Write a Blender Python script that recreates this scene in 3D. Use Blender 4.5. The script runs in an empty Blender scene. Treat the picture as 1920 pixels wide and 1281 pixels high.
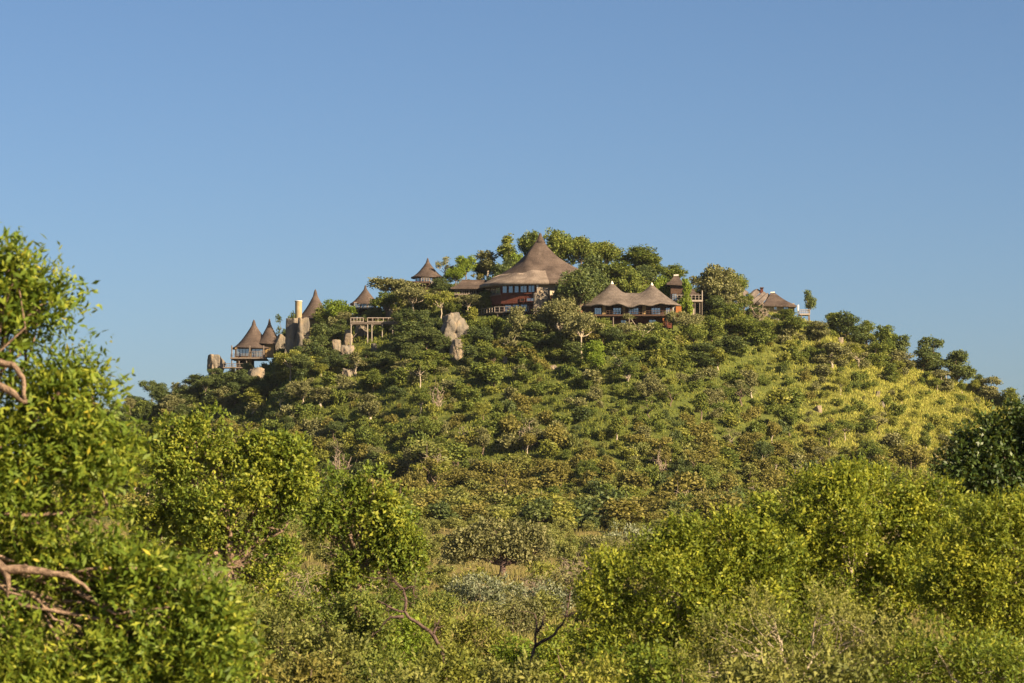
import bpy, math, random
import numpy as np
from mathutils import noise as mnoise, Vector

# ------------------------------------------------------------------ camera, sky, sun, exposure
SC = bpy.context.scene
COL = SC.collection
W, H_ = 1920.0, 1281.0
F = 5444.0                       # focal length in photo pixels
HORIZON = 960.0                  # photo row of the horizon
PITCH = math.atan((HORIZON - H_ / 2) / F)

cam_d = bpy.data.cameras.new('camera')
cam = bpy.data.objects.new('camera', cam_d)
COL.objects.link(cam)
SC.camera = cam
cam.location = (0, 0, 0)
cam.rotation_euler = (math.pi / 2 + PITCH, 0, 0)
cam_d.sensor_width = 36.0
cam_d.lens = 36.0 * F / W
cam_d.clip_start = 0.5
cam_d.clip_end = 20000
cam_d.dof.use_dof = True
cam_d.dof.focus_distance = 480
cam_d.dof.aperture_fstop = 4.0

SUN_AZ, SUN_EL = math.radians(127), math.radians(28)     # azimuth clockwise from +Y (the view direction)
world = bpy.data.worlds.new('World')
SC.world = world
world.use_nodes = True
wn = world.node_tree
wn.nodes.clear()
sky = wn.nodes.new('ShaderNodeTexSky')
sky.sky_type = 'NISHITA'
sky.sun_disc = False
sky.sun_elevation = SUN_EL
sky.sun_rotation = SUN_AZ
sky.altitude = 0
sky.air_density = 0.78
sky.dust_density = 1.0
sky.ozone_density = 4.6
bg = wn.nodes.new('ShaderNodeBackground')
bg.inputs['Strength'].default_value = 0.035
wo = wn.nodes.new('ShaderNodeOutputWorld')
wn.links.new(sky.outputs[0], bg.inputs[0])
wn.links.new(bg.outputs[0], wo.inputs[0])

sun_d = bpy.data.lights.new('sun', 'SUN')
sun_d.energy = 5.0
sun_d.angle = math.radians(0.53)
sun_d.color = (1.0, 0.79, 0.50)
sun = bpy.data.objects.new('sun', sun_d)
COL.objects.link(sun)
S = Vector((math.sin(SUN_AZ) * math.cos(SUN_EL), math.cos(SUN_AZ) * math.cos(SUN_EL), math.sin(SUN_EL)))
sun.rotation_euler = S.to_track_quat('Z', 'Y').to_euler()
sun.location = (60, -40, 80)

SC.view_settings.view_transform = 'Standard'
SC.view_settings.look = 'None'
SC.view_settings.exposure = 1.65
SC.view_settings.gamma = 1.0
SC.view_settings.use_curve_mapping = False
SC.cycles.max_bounces = 6
SC.cycles.diffuse_bounces = 3
SC.cycles.transmission_bounces = 3
SC.cycles.use_denoising = True

# ------------------------------------------------------------------ pixel <-> world helpers
TP = math.tan(PITCH)
def ray(px, py):
    u = (px - W / 2) / F
    v = (H_ / 2 - py) / F
    c = math.cos(PITCH) - v * math.sin(PITCH)
    return u / c, (math.sin(PITCH) + v * math.cos(PITCH)) / c       # x and z per metre of distance
def at(px, py, d):
    x, z = ray(px, py)
    return np.array((x * d, d, z * d))
def to_px(p):
    x, y, z = p
    cy = y * math.cos(PITCH) + z * math.sin(PITCH)
    cz = -y * math.sin(PITCH) + z * math.cos(PITCH)
    return W / 2 + F * x / cy, H_ / 2 - F * cz / cy

# ------------------------------------------------------------------ terrain
RIDGE_Y = 520.0
rp = np.array([(-700, 962), (-300, 925), (0, 850), (120, 806), (200, 775), (300, 745), (390, 708), (440, 688), (510, 662),
               (545, 622), (580, 600), (650, 584), (710, 568), (760, 545), (820, 526), (900, 516), (1000, 503), (1100, 496),
               (1200, 505), (1300, 535), (1400, 566), (1480, 582), (1530, 592), (1600, 622), (1700, 670), (1800, 708),
               (1900, 752), (2050, 815), (2250, 890), (2500, 940), (2800, 963)], float)
RX = np.array([ray(a, b)[0] * RIDGE_Y for a, b in rp])
RZ = np.array([ray(a, b)[1] * RIDGE_Y for a, b in rp])
gy = np.array([-400, -60, 0, 20, 50, 100, 160, 230, 330, 395, 520, 650, 900, 9000], float)
gz = np.array([-3, -2.4, -2.2, -3.6, -5.5, -6.2, -5.9, -5.0, -3.0, -1.6, -1.0, -3.5, -6.0, -6.0])
st = np.array([-1, 0, 0.1, 0.25, 0.45, 0.65, 0.8, 0.92, 1.0])
ss = np.array([0, 0, 0.045, 0.17, 0.39, 0.62, 0.80, 0.94, 1.0])
PADS = []
def wob(x, y):
    return (0.55 * np.sin(x * 0.131 + 1.3 * np.sin(y * 0.07)) * np.sin(y * 0.117 + 0.6) +
            0.30 * np.sin(x * 0.31 + y * 0.23) + 0.20 * np.sin(x * 0.53 - y * 0.41 + 1.1) + 0.12 * np.sin(x * 0.97 + y * 1.13))
def terrain(x, y, pads=True):
    x = np.asarray(x, float); y = np.asarray(y, float)
    g = np.interp(y, gy, gz)
    r = np.interp(x, RX, RZ) - 1.2
    r = np.maximum(r, g)
    rise = np.maximum(r - g, 0)
    foot = rise / math.tan(math.radians(20.2)) + 0.5
    t = 1 - (RIDGE_Y - y) / foot
    f = np.interp(t, st, ss)
    back = np.clip(1 - (y - RIDGE_Y - 6) / (foot * 1.1), 0, 1)
    back = back * back * (3 - 2 * back)
    s = np.where(y <= RIDGE_Y, f, back)
    z = g + (r - g) * s
    fade = np.clip((y - 30) / 60, 0, 1) * np.clip((1200 - y) / 300, 0, 1)
    z = z + wob(x, y) * fade * 0.8
    if pads:
        for (cx, cy, rad, zp) in PADS:
            k = np.clip((np.hypot(x - cx, y - cy) - rad) / 3.0, 0, 1)
            z = np.where(k < 1, np.minimum(z, zp + k * np.maximum(z - zp, 0)), z)
    return z
DS = np.arange(70, 640, 0.4)
def hit(px, py, dmin=70):
    """distance at which the view ray through a photo pixel meets the ground (None: sky)"""
    rx, rz = ray(px, py)
    zt = terrain(rx * DS, DS, False)
    m = (DS >= dmin) & (rz * DS <= zt)
    i = np.argmax(m)
    return float(DS[i]) if m[i] else None
def hill_d(px, py, dmin=70):
    d = hit(px, py, dmin)
    if d is None:
        rx, _ = ray(px, py)
        zt = terrain(rx * DS, DS, False)
        d = float(DS[np.argmax(np.where(DS > 300, zt / DS, -9))]) + 1.5
    return d

# ------------------------------------------------------------------ mesh helpers
def tag(o, label=None, cat=None, group=None, kind=None):
    if label: o['label'] = label
    if cat: o['category'] = cat
    if group: o['group'] = group
    if kind: o['kind'] = kind
    return o
def link(name, me, mat=None, parent=None, loc=None):
    o = bpy.data.objects.new(name, me)
    COL.objects.link(o)
    if mat is not None and me is not None:
        me.materials.append(mat)
    if parent is not None: o.parent = parent
    if loc is not None: o.location = loc
    return o
def empty(name, loc, rz=0.0):
    o = bpy.data.objects.new(name, None)
    COL.objects.link(o)
    o.location = loc
    o.rotation_euler = (0, 0, rz)
    o.empty_display_size = 0.3
    return o
def fast_mesh(name, V, Fa, tint=None, smooth=False):
    """V (n,3); Fa (m,k) one face size"""
    me = bpy.data.meshes.new(name)
    V = np.ascontiguousarray(V, np.float32); Fa = np.ascontiguousarray(Fa, np.int32)
    n, m, k = len(V), len(Fa), Fa.shape[1]
    me.vertices.add(n); me.vertices.foreach_set('co', V.ravel())
    me.loops.add(m * k); me.loops.foreach_set('vertex_index', Fa.ravel())
    me.polygons.add(m); me.polygons.foreach_set('loop_start', np.arange(0, m * k, k, dtype=np.int32))
    if smooth: me.polygons.foreach_set('use_smooth', np.ones(m, bool))
    if tint is not None:
        a = me.attributes.new('tint', 'FLOAT_COLOR', 'POINT')
        a.data.foreach_set('color', np.ascontiguousarray(tint, np.float32).ravel())
    me.update(calc_edges=True)
    return me
class MB:
    def __init__(s): s.v = []; s.f = []
    def add(s, vs, fs):
        b = len(s.v)
        s.v += [tuple(map(float, p)) for p in vs]
        s.f += [tuple(b + i for i in f) for f in fs]
        return s
    def box(s, a, b):
        (x0, y0, z0), (x1, y1, z1) = a, b
        x0, x1 = min(x0, x1), max(x0, x1); y0, y1 = min(y0, y1), max(y0, y1); z0, z1 = min(z0, z1), max(z0, z1)
        return s.add([(x0, y0, z0), (x1, y0, z0), (x1, y1, z0), (x0, y1, z0), (x0, y0, z1), (x1, y0, z1), (x1, y1, z1), (x0, y1, z1)],
                     [(0, 3, 2, 1), (4, 5, 6, 7), (0, 1, 5, 4), (1, 2, 6, 5), (2, 3, 7, 6), (3, 0, 4, 7)])
    def tube(s, pts, radii, n=6, cap=True):
        V, Fq = tube_arrays(pts, radii, n)
        b = len(s.v)
        s.v += [tuple(p) for p in V.tolist()]
        s.f += [tuple(b + i for i in f) for f in Fq.tolist()]
        if cap:
            s.f.append(tuple(b + i for i in range(n))[::-1])
            s.f.append(tuple(b + len(V) - n + i for i in range(n)))
        return s
    def lathe(s, prof, n=24, c=(0, 0)):
        vs, fs = [], []
        for r, z in prof:
            for i in range(n):
                a = 2 * math.pi * i / n
                vs.append((c[0] + r * math.cos(a), c[1] + r * math.sin(a), z))
        for j in range(len(prof) - 1):
            for i in range(n):
                k = (i + 1) % n
                fs.append((j * n + i, j * n + k, (j + 1) * n + k, (j + 1) * n + i))
        return s.add(vs, fs)
    def build(s, name, mat, parent=None, smooth=False):
        me = bpy.data.meshes.new(name)
        me.from_pydata(s.v, [], s.f)
        if smooth: me.polygons.foreach_set('use_smooth', [True] * len(me.polygons))
        me.update()
        return link(name, me, mat, parent)
def tube_arrays(pts, radii, n=6):
    P = np.array(pts, float)
    T = np.gradient(P, axis=0)
    T /= np.linalg.norm(T, axis=1)[:, None] + 1e-9
    up = np.where(np.abs(T[:, 2:3]) > 0.9, np.array([[1.0, 0, 0]]), np.array([[0, 0, 1.0]]))
    A = np.cross(up, T); A /= np.linalg.norm(A, axis=1)[:, None] + 1e-9
    for i in range(1, len(A)):
        if np.dot(A[i], A[i - 1]) < 0: A[i] = -A[i]
    B = np.cross(T, A)
    ang = np.arange(n) * 2 * math.pi / n
    R = np.array(radii, float)[:, None, None]
    V = P[:, None, :] + R * (np.cos(ang)[None, :, None] * A[:, None, :] + np.sin(ang)[None, :, None] * B[:, None, :])
    V = V.reshape(-1, 3)
    m = len(P)
    i = np.arange(n); j = (i + 1) % n
    Fq = np.concatenate([np.stack([k * n + i, k * n + j, (k + 1) * n + j, (k + 1) * n + i], 1) for k in range(m - 1)])
    return V, Fq
def crooked(a, b, rng, k=4, amp=0.12):
    a = np.array(a, float); b = np.array(b, float)
    L = np.linalg.norm(b - a)
    t = np.linspace(0, 1, k + 1)[:, None]
    P = a + (b - a) * t
    P[1:-1] += rng.normal(0, amp * L / k, (k - 1, 3))
    return P

# ------------------------------------------------------------------ materials
def new_mat(name):
    m = bpy.data.materials.new(name); m.use_nodes = True
    nt = m.node_tree; nt.nodes.clear()
    out = nt.nodes.new('ShaderNodeOutputMaterial')
    return m, nt, out
def N(nt, t, **kw):
    n = nt.nodes.new(t)
    for k, v in kw.items():
        if hasattr(n, k): setattr(n, k, v)
    return n
def ramp(nt, fac, stops):
    r = nt.nodes.new('ShaderNodeValToRGB')
    e = r.color_ramp.elements
    e[0].position, e[0].color = stops[0][0], (*stops[0][1], 1)
    e[1].position, e[1].color = stops[-1][0], (*stops[-1][1], 1)
    for p, c in stops[1:-1]:
        x = e.new(p); x.color = (*c, 1)
    nt.links.new(fac, r.inputs[0])
    return r.outputs[0]
def math_n(nt, op, a, b=None, clamp=False):
    n = nt.nodes.new('ShaderNodeMath'); n.operation = op; n.use_clamp = clamp
    for i, v in enumerate((a, b)):
        if v is None: continue
        if isinstance(v, (int, float)): n.inputs[i].default_value = v
        else: nt.links.new(v, n.inputs[i])
    return n.outputs[0]
def mixc(nt, fac, a, b):
    n = nt.nodes.new('ShaderNodeMix'); n.data_type = 'RGBA'
    for i, v in ((0, fac), (6, a), (7, b)):
        if isinstance(v, (int, float)): n.inputs[i].default_value = v
        elif isinstance(v, tuple): n.inputs[i].default_value = (*v, 1)
        else: nt.links.new(v, n.inputs[i])
    return n.outputs[2]
def noise_n(nt, scale, detail=4, rough=0.55, vec=None):
    n = nt.nodes.new('ShaderNodeTexNoise')
    n.inputs['Scale'].default_value = scale; n.inputs['Detail'].default_value = detail; n.inputs['Roughness'].default_value = rough
    if vec is not None: nt.links.new(vec, n.inputs['Vector'])
    return n.outputs[0]

def foliage_mat(name, dark, mid, light, trans=0.3, spec=0.25, rough=0.5, accent=None, ow=0.20):
    m, nt, out = new_mat(name)
    a = N(nt, 'ShaderNodeAttribute'); a.attribute_name = 'tint'
    sep = N(nt, 'ShaderNodeSeparateColor'); nt.links.new(a.outputs['Color'], sep.inputs[0])
    oi = N(nt, 'ShaderNodeObjectInfo')
    r3 = math_n(nt, 'FRACT', math_n(nt, 'ADD', oi.outputs['Random'], sep.outputs[2]))
    trans = min(0.5, trans * 1.25)
    f = math_n(nt, 'ADD', math_n(nt, 'MULTIPLY', sep.outputs[0], 0.34), math_n(nt, 'MULTIPLY', sep.outputs[1], 0.38))
    f = math_n(nt, 'ADD', f, math_n(nt, 'ADD', math_n(nt, 'MULTIPLY', r3, ow), (0.28 - ow) * 0.6))
    c = ramp(nt, f, [(0.12, dark), (0.5, mid), (0.9, light)])
    if accent:
        k = math_n(nt, 'GREATER_THAN', sep.outputs[0], 0.985)
        c = mixc(nt, k, c, accent)
    b = N(nt, 'ShaderNodeBsdfPrincipled')
    nt.links.new(c, b.inputs['Base Color'])
    b.inputs['Roughness'].default_value = rough
    b.inputs['Specular IOR Level'].default_value = spec
    t = N(nt, 'ShaderNodeBsdfTranslucent')
    tc = mixc(nt, 0.5, c, (0.22, 0.24, 0.02))
    nt.links.new(tc, t.inputs['Color'])
    mx = N(nt, 'ShaderNodeMixShader'); mx.inputs[0].default_value = trans
    nt.links.new(b.outputs[0], mx.inputs[1]); nt.links.new(t.outputs[0], mx.inputs[2])
    nt.links.new(mx.outputs[0], out.inputs[0])
    return m
def plain_mat(name, c1, c2, scale=3.0, rough=0.85, bump=0.0, spec=0.2, stretch=None, coords='Object'):
    m, nt, out = new_mat(name)
    tc = N(nt, 'ShaderNodeTexCoord')
    vec = tc.outputs[coords]
    if stretch:
        mp = N(nt, 'ShaderNodeMapping'); mp.inputs['Scale'].default_value = stretch
        nt.links.new(vec, mp.inputs[0]); vec = mp.outputs[0]
    n = noise_n(nt, scale, 6, 0.62, vec)
    c = ramp(nt, n, [(0.3, c1), (0.7, c2)])
    b = N(nt, 'ShaderNodeBsdfPrincipled')
    nt.links.new(c, b.inputs['Base Color'])
    b.inputs['Roughness'].default_value = rough
    b.inputs['Specular IOR Level'].default_value = spec
    if bump:
        bp = N(nt, 'ShaderNodeBump'); bp.inputs['Strength'].default_value = bump; bp.inputs['Distance'].default_value = 0.1
        nt.links.new(n, bp.inputs['Height']); nt.links.new(bp.outputs[0], b.inputs['Normal'])
    nt.links.new(b.outputs[0], out.inputs[0])
    return m

M = {}
M['leaf_front'] = foliage_mat('leaf_bright_green', (0.042, 0.082, 0.013), (0.145, 0.210, 0.026), (0.370, 0.380, 0.048), 0.36, 0.2, 0.5, (0.45, 0.40, 0.05), 0.05)
M['leaf_mid'] = foliage_mat('leaf_mid_green', (0.046, 0.085, 0.014), (0.140, 0.190, 0.024), (0.340, 0.340, 0.042), 0.30, 0.2, 0.5, None, 0.06)
M['leaf_yellow'] = foliage_mat('leaf_yellow_green', (0.052, 0.094, 0.014), (0.190, 0.235, 0.028), (0.440, 0.435, 0.048), 0.36, 0.2, 0.5, (0.48, 0.46, 0.05), 0.06)
M['leaf_dark'] = foliage_mat('leaf_dark_green', (0.023, 0.043, 0.013), (0.043, 0.075, 0.017), (0.094, 0.131, 0.026), 0.2, 0.3, 0.45)
M['leaf_olive'] = foliage_mat('leaf_olive', (0.080, 0.098, 0.028), (0.170, 0.182, 0.050), (0.300, 0.290, 0.080), 0.25, 0.2, 0.6)
M['leaf_silver'] = foliage_mat('leaf_silver', (0.109, 0.128, 0.072), (0.217, 0.239, 0.152), (0.392, 0.392, 0.261), 0.2, 0.2, 0.6)
M['leaf_brown'] = foliage_mat('leaf_brown_olive', (0.090, 0.088, 0.025), (0.178, 0.160, 0.043), (0.300, 0.258, 0.068), 0.25, 0.15, 0.6)
M['leaf_hill'] = foliage_mat('leaf_hill_green', (0.046, 0.076, 0.017), (0.122, 0.158, 0.033), (0.255, 0.262, 0.055), 0.25, 0.15, 0.6)
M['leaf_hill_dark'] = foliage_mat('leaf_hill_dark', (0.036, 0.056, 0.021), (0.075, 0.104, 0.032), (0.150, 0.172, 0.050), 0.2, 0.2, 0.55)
M['leaf_hill_yellow'] = foliage_mat('leaf_hill_yellow', (0.094, 0.113, 0.020), (0.210, 0.225, 0.043), (0.362, 0.341, 0.072), 0.28, 0.2, 0.55)
M['leaf_hill_gray'] = foliage_mat('leaf_hill_gray', (0.087, 0.096, 0.041), (0.167, 0.167, 0.070), (0.290, 0.268, 0.116), 0.22, 0.2, 0.6)
M['leaf_hill_lime'] = foliage_mat('leaf_hill_lime', (0.072, 0.123, 0.014), (0.167, 0.239, 0.026), (0.290, 0.348, 0.043), 0.32, 0.2, 0.55)
M['grass_green'] = foliage_mat('grass_green', (0.09, 0.125, 0.022), (0.17, 0.195, 0.034), (0.28, 0.275, 0.058), 0.3, 0.1, 0.6)
M['grass_yellow'] = foliage_mat('grass_yellow', (0.15, 0.175, 0.034), (0.31, 0.315, 0.062), (0.52, 0.46, 0.115), 0.3, 0.1, 0.6)
M['grass_tan'] = foliage_mat('grass_tan', (0.12, 0.115, 0.035), (0.215, 0.19, 0.062), (0.34, 0.285, 0.105), 0.3, 0.1, 0.6)
M['twig'] = plain_mat('dry_twig', (0.17, 0.125, 0.095), (0.36, 0.285, 0.225), 6, 0.9)
M['bark'] = plain_mat('bark_brown', (0.07, 0.05, 0.036), (0.20, 0.145, 0.105), 5, 0.9, 0.5)
M['bark_pale'] = plain_mat('bark_pale', (0.07, 0.045, 0.032), (0.33, 0.235, 0.175), 9, 0.95, 1.0, 0.05)
M['bark_dead'] = plain_mat('bark_dead', (0.035, 0.022, 0.018), (0.15, 0.10, 0.085), 9, 0.85, 0.6)
M['bark_light'] = plain_mat('bark_light', (0.25, 0.20, 0.15), (0.45, 0.38, 0.30), 3, 0.9, 0.3)

# ------------------------------------------------------------------ foliage generator
def unit(v):
    return v / (np.linalg.norm(v, axis=-1, keepdims=True) + 1e-9)
def sub_clumps(rng, blobs, rc, dens, inner=0.25, void=0.0):
    """clumps spread over the outside (and a little inside) of ellipsoid blobs; blob = (x,y,z,rx,ry,rz)"""
    C, R = [], []
    for bl in blobs:
        c = np.array(bl[:3]); r = np.array(bl[3:6])
        area = 4 * math.pi * ((r[0] * r[1] + r[0] * r[2] + r[1] * r[2]) / 3)
        n = max(3, int(dens * area / (math.pi * rc * rc)))
        d = unit(rng.normal(size=(n, 3)))
        rad = np.where(rng.random(n) < inner, rng.uniform(0.2, 0.75, n), rng.uniform(0.80, 1.12, n))
        out = rng.random(n) < 0.14
        rad = np.where(out, rng.uniform(1.12, 1.34, n), rad)
        C.append(c + d * np.maximum(r - rc * 0.6, r * 0.35) * rad[:, None])
        R.append(rc * np.where(out, rng.uniform(0.35, 0.7, n), rng.uniform(0.55, 1.35, n)))
    C, R = np.concatenate(C), np.concatenate(R)
    if void:
        off = rng.uniform(0, 50, 3); f_ = 0.55 / rc
        nz = np.array([mnoise.noise(Vector((p + off) * f_)) for p in C * np.array((1, 1, 1.3))])
        keep_ = nz > np.quantile(nz, void)
        C, R = C[keep_], R[keep_]
    return C, R
def leaf_quads(P, A, Nn, L, Wd):
    """one folded diamond per leaf: base, side, tip, side"""
    Bt = unit(np.cross(Nn, A))
    L = L[:, None]; Wd = Wd[:, None]
    m = P + A * L * 0.45
    V = np.stack([P, m + Bt * Wd * 0.5 + Nn * Wd * 0.18, P + A * L, m - Bt * Wd * 0.5 + Nn * Wd * 0.18], 1)
    Fq = np.arange(len(P) * 4).reshape(-1, 4)
    return V.reshape(-1, 3), Fq
def foliage(rng, blobs, rc, dens, per, leaf, width, sprig=0.0, per_sprig=1, up=0.35, flat=1.0, inner=0.25, rnd=0.42, outw=1.0, shell=0.6, void=0.0):
    C, R = sub_clumps(rng, blobs, rc, dens, inner, void)
    n = max(1, per // per_sprig)
    k = len(C)
    idx = np.repeat(np.arange(k), n)
    cl = rng.random(k)
    d = unit(rng.normal(size=(k * n, 3)) + np.array([0, 0, 0.35]))
    base = C[idx] + d * (R[idx] * rng.uniform(shell, 1.0, k * n) )[:, None] * np.array([1, 1, flat])
    if per_sprig > 1:
        sd = unit(d + rng.normal(0, 0.45, d.shape) + np.array([0, 0, up]))
        t = np.tile(np.linspace(0.05, 1, per_sprig), k * n)
        P = np.repeat(base, per_sprig, 0) + np.repeat(sd, per_sprig, 0) * (t * sprig * np.repeat(rng.uniform(0.6, 1.4, k * n), per_sprig))[:, None]
        A = unit(np.repeat(sd, per_sprig, 0) * 0.55 + rng.normal(0, 0.6, P.shape))
        idx = np.repeat(idx, per_sprig); dd = np.repeat(d, per_sprig, 0)
    else:
        P = base; dd = d
        A = unit(d * 0.5 + rng.normal(0, 0.7, P.shape))
    Nn = dd * outw + np.array([0, 0, up * 0.5]) + rng.normal(0, rnd, P.shape)
    Nn = unit(Nn - A * np.sum(Nn * A, 1, keepdims=True))
    m = len(P)
    csz = rng.uniform(0.78, 1.3, k)[idx]
    L = leaf * rng.uniform(0.6, 1.3, m) * csz; Wd = width * rng.uniform(0.7, 1.25, m) * csz
    V, Fq = leaf_quads(P, A, Nn, L, Wd)
    tint = np.stack([rng.random(m), cl[idx], np.zeros(m), np.ones(m)], 1)
    return V, Fq, np.repeat(tint, 4, 0), C
def add_limbs(mb, rng, base, fork, C, k, r0, n=5, tip=0.15, amp=0.25):
    pick = rng.choice(len(C), min(k, len(C)), replace=False)
    for i in pick:
        P = crooked(fork + rng.normal(0, 0.03, 3), C[i], rng, 4, amp)
        mb.tube(P, np.linspace(r0, r0 * tip, len(P)), n, False)

# ------------------------------------------------------------------ ground
def make_ground():
    xs = np.unique(np.concatenate([np.linspace(-6000, -400, 18), np.linspace(-400, -130, 40), np.linspace(-130, 130, 210), np.linspace(130, 400, 40), np.linspace(400, 6000, 18)]))
    ys = np.unique(np.concatenate([np.linspace(-400, 60, 20), np.linspace(60, 380, 110), np.linspace(380, 560, 170), np.linspace(560, 1000, 50), np.linspace(1000, 9000, 20)]))
    X, Y = np.meshgrid(xs, ys)
    Z = terrain(X, Y)
    V = np.stack([X, Y, Z], -1).reshape(-1, 3)
    nx, ny = len(xs), len(ys)
    i, j = np.meshgrid(np.arange(nx - 1), np.arange(ny - 1))
    a = (j * nx + i).ravel()
    Fq = np.stack([a, a + 1, a + nx + 1, a + nx], 1)
    me = fast_mesh('ground', V, Fq, smooth=True)
    m, nt, out = new_mat('ground_grass_soil')
    geo = N(nt, 'ShaderNodeNewGeometry')
    sep = N(nt, 'ShaderNodeSeparateXYZ'); nt.links.new(geo.outputs['Position'], sep.inputs[0])
    n1 = noise_n(nt, 0.07, 5, 0.6, geo.outputs['Position'])
    n2 = noise_n(nt, 0.6, 5, 0.65, geo.outputs['Position'])
    n3 = noise_n(nt, 4.0, 4, 0.65, geo.outputs['Position'])
    green = ramp(nt, n2, [(0.3, (0.045, 0.062, 0.014)), (0.55, (0.085, 0.105, 0.022)), (0.75, (0.15, 0.15, 0.035))])
    yell = ramp(nt, n2, [(0.3, (0.13, 0.125, 0.028)), (0.6, (0.24, 0.21, 0.045)), (0.8, (0.33, 0.27, 0.075))])
    tan = ramp(nt, n2, [(0.3, (0.12, 0.10, 0.035)), (0.7, (0.26, 0.205, 0.08))])
    # dry yellow grass grows on the sunny eastern shoulder of the hill (x > 45 m)
    fx = math_n(nt, 'MULTIPLY', math_n(nt, 'SUBTRACT', sep.outputs[0], 38), 1 / 30.0, True)
    fx = math_n(nt, 'MULTIPLY', fx, math_n(nt, 'ADD', math_n(nt, 'MULTIPLY', n1, 1.6), -0.1, True), True)
    hillc = mixc(nt, fx, green, yell)
    fy = math_n(nt, 'MULTIPLY', math_n(nt, 'SUBTRACT', 400, sep.outputs[1]), 1 / 25.0, True)
    base = mixc(nt, fy, hillc, tan)
    base = mixc(nt, math_n(nt, 'MULTIPLY', n3, 0.35), base, (0.06, 0.055, 0.02))
    b = N(nt, 'ShaderNodeBsdfPrincipled'); nt.links.new(base, b.inputs['Base Color'])
    b.inputs['Roughness'].default_value = 0.95; b.inputs['Specular IOR Level'].default_value = 0.1
    bp = N(nt, 'ShaderNodeBump'); bp.inputs['Strength'].default_value = 0.8; bp.inputs['Distance'].default_value = 0.25
    nt.links.new(n3, bp.inputs['Height']); nt.links.new(bp.outputs[0], b.inputs['Normal'])
    nt.links.new(b.outputs[0], out.inputs[0])
    o = link('ground', me, m)
    tag(o, kind='structure')

# ------------------------------------------------------------------ buildings
def thatch_mat(name, c1, c2, c3):
    m, nt, out = new_mat(name)
    tc = N(nt, 'ShaderNodeTexCoord')
    mp = N(nt, 'ShaderNodeMapping'); mp.inputs['Scale'].default_value = (7, 7, 1.2)
    nt.links.new(tc.outputs['Object'], mp.inputs[0])
    n1 = noise_n(nt, 1.2, 6, 0.7, mp.outputs[0])
    n2 = noise_n(nt, 0.5, 4, 0.6, tc.outputs['Object'])
    sz = N(nt, 'ShaderNodeSeparateXYZ'); nt.links.new(tc.outputs['Object'], sz.inputs[0])
    crs = math_n(nt, 'FRACT', math_n(nt, 'ADD', math_n(nt, 'MULTIPLY', sz.outputs[2], 1.7), math_n(nt, 'MULTIPLY', n2, 0.8)))
    f = math_n(nt, 'ADD', math_n(nt, 'ADD', math_n(nt, 'MULTIPLY', n1, 0.55), math_n(nt, 'MULTIPLY', n2, 0.4)), math_n(nt, 'MULTIPLY', crs, 0.025))
    c = ramp(nt, f, [(0.38, c1), (0.5, c2), (0.61, c3)])
    b = N(nt, 'ShaderNodeBsdfPrincipled'); nt.links.new(c, b.inputs['Base Color'])
    b.inputs['Roughness'].default_value = 0.95; b.inputs['Specular IOR Level'].default_value = 0.1
    bp = N(nt, 'ShaderNodeBump'); bp.inputs['Strength'].default_value = 0.7; bp.inputs['Distance'].default_value = 0.08
    nt.links.new(n1, bp.inputs['Height']); nt.links.new(bp.outputs[0], b.inputs['Normal'])
    nt.links.new(b.outputs[0], out.inputs[0])
    return m
M['thatch'] = thatch_mat('thatch_brown', (0.040, 0.030, 0.027), (0.078, 0.058, 0.050), (0.128, 0.098, 0.084))
M['thatch_sunlit'] = thatch_mat('thatch_sunlit', (0.100, 0.078, 0.066), (0.180, 0.142, 0.120), (0.27, 0.22, 0.185))  # brown thatch with sunlight put into the colour, for the main lodge eave
M['thatch_gray'] = thatch_mat('thatch_gray', (0.060, 0.049, 0.045), (0.115, 0.094, 0.084), (0.18, 0.150, 0.134))
M['ridge_cap'] = plain_mat('ridge_cap', (0.045, 0.032, 0.027), (0.09, 0.064, 0.053), 4)
M['mortar'] = plain_mat('mortar_cap', (0.45, 0.41, 0.36), (0.62, 0.58, 0.52), 4)
M['red_wall'] = plain_mat('red_brown_wall', (0.075, 0.024, 0.017), (0.145, 0.046, 0.030), 1.5, 0.8)
M['dark_wood'] = plain_mat('dark_wood', (0.040, 0.022, 0.016), (0.085, 0.048, 0.033), 3, 0.7)
M['wood_grey'] = plain_mat('weathered_wood', (0.10, 0.078, 0.066), (0.20, 0.160, 0.135), 4, 0.85)
M['wood_pale'] = plain_mat('pale_wood', (0.22, 0.18, 0.155), (0.36, 0.31, 0.27), 4, 0.85)
M['ochre'] = plain_mat('ochre_plaster', (0.22, 0.145, 0.065), (0.31, 0.215, 0.105), 1.5, 0.9)
M['cream'] = plain_mat('cream_plaster', (0.30, 0.25, 0.185), (0.40, 0.34, 0.26), 1.5, 0.9)
M['plaster_tan'] = plain_mat('tan_plaster', (0.24, 0.185, 0.11), (0.33, 0.26, 0.165), 1.5, 0.9)
M['orange'] = plain_mat('orange_plaster', (0.22, 0.078, 0.022), (0.30, 0.115, 0.036), 1.5, 0.9)
M['white'] = plain_mat('white_plaster', (0.62, 0.58, 0.53), (0.76, 0.72, 0.67), 1.5, 0.9)
M['curtain'] = plain_mat('curtain', (0.32, 0.32, 0.32), (0.52, 0.51, 0.50), 2.5, 0.9, stretch=(8, 8, 0.2))
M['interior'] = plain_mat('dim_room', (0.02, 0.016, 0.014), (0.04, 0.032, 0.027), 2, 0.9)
def glass_mat():
    m, nt, out = new_mat('window_glass')
    b = N(nt, 'ShaderNodeBsdfPrincipled')
    b.inputs['Base Color'].default_value = (0.30, 0.34, 0.37, 1)
    b.inputs['Metallic'].default_value = 0.75
    b.inputs['Roughness'].default_value = 0.12
    nt.links.new(b.outputs[0], out.inputs[0])
    return m
M['glass'] = glass_mat()

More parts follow.
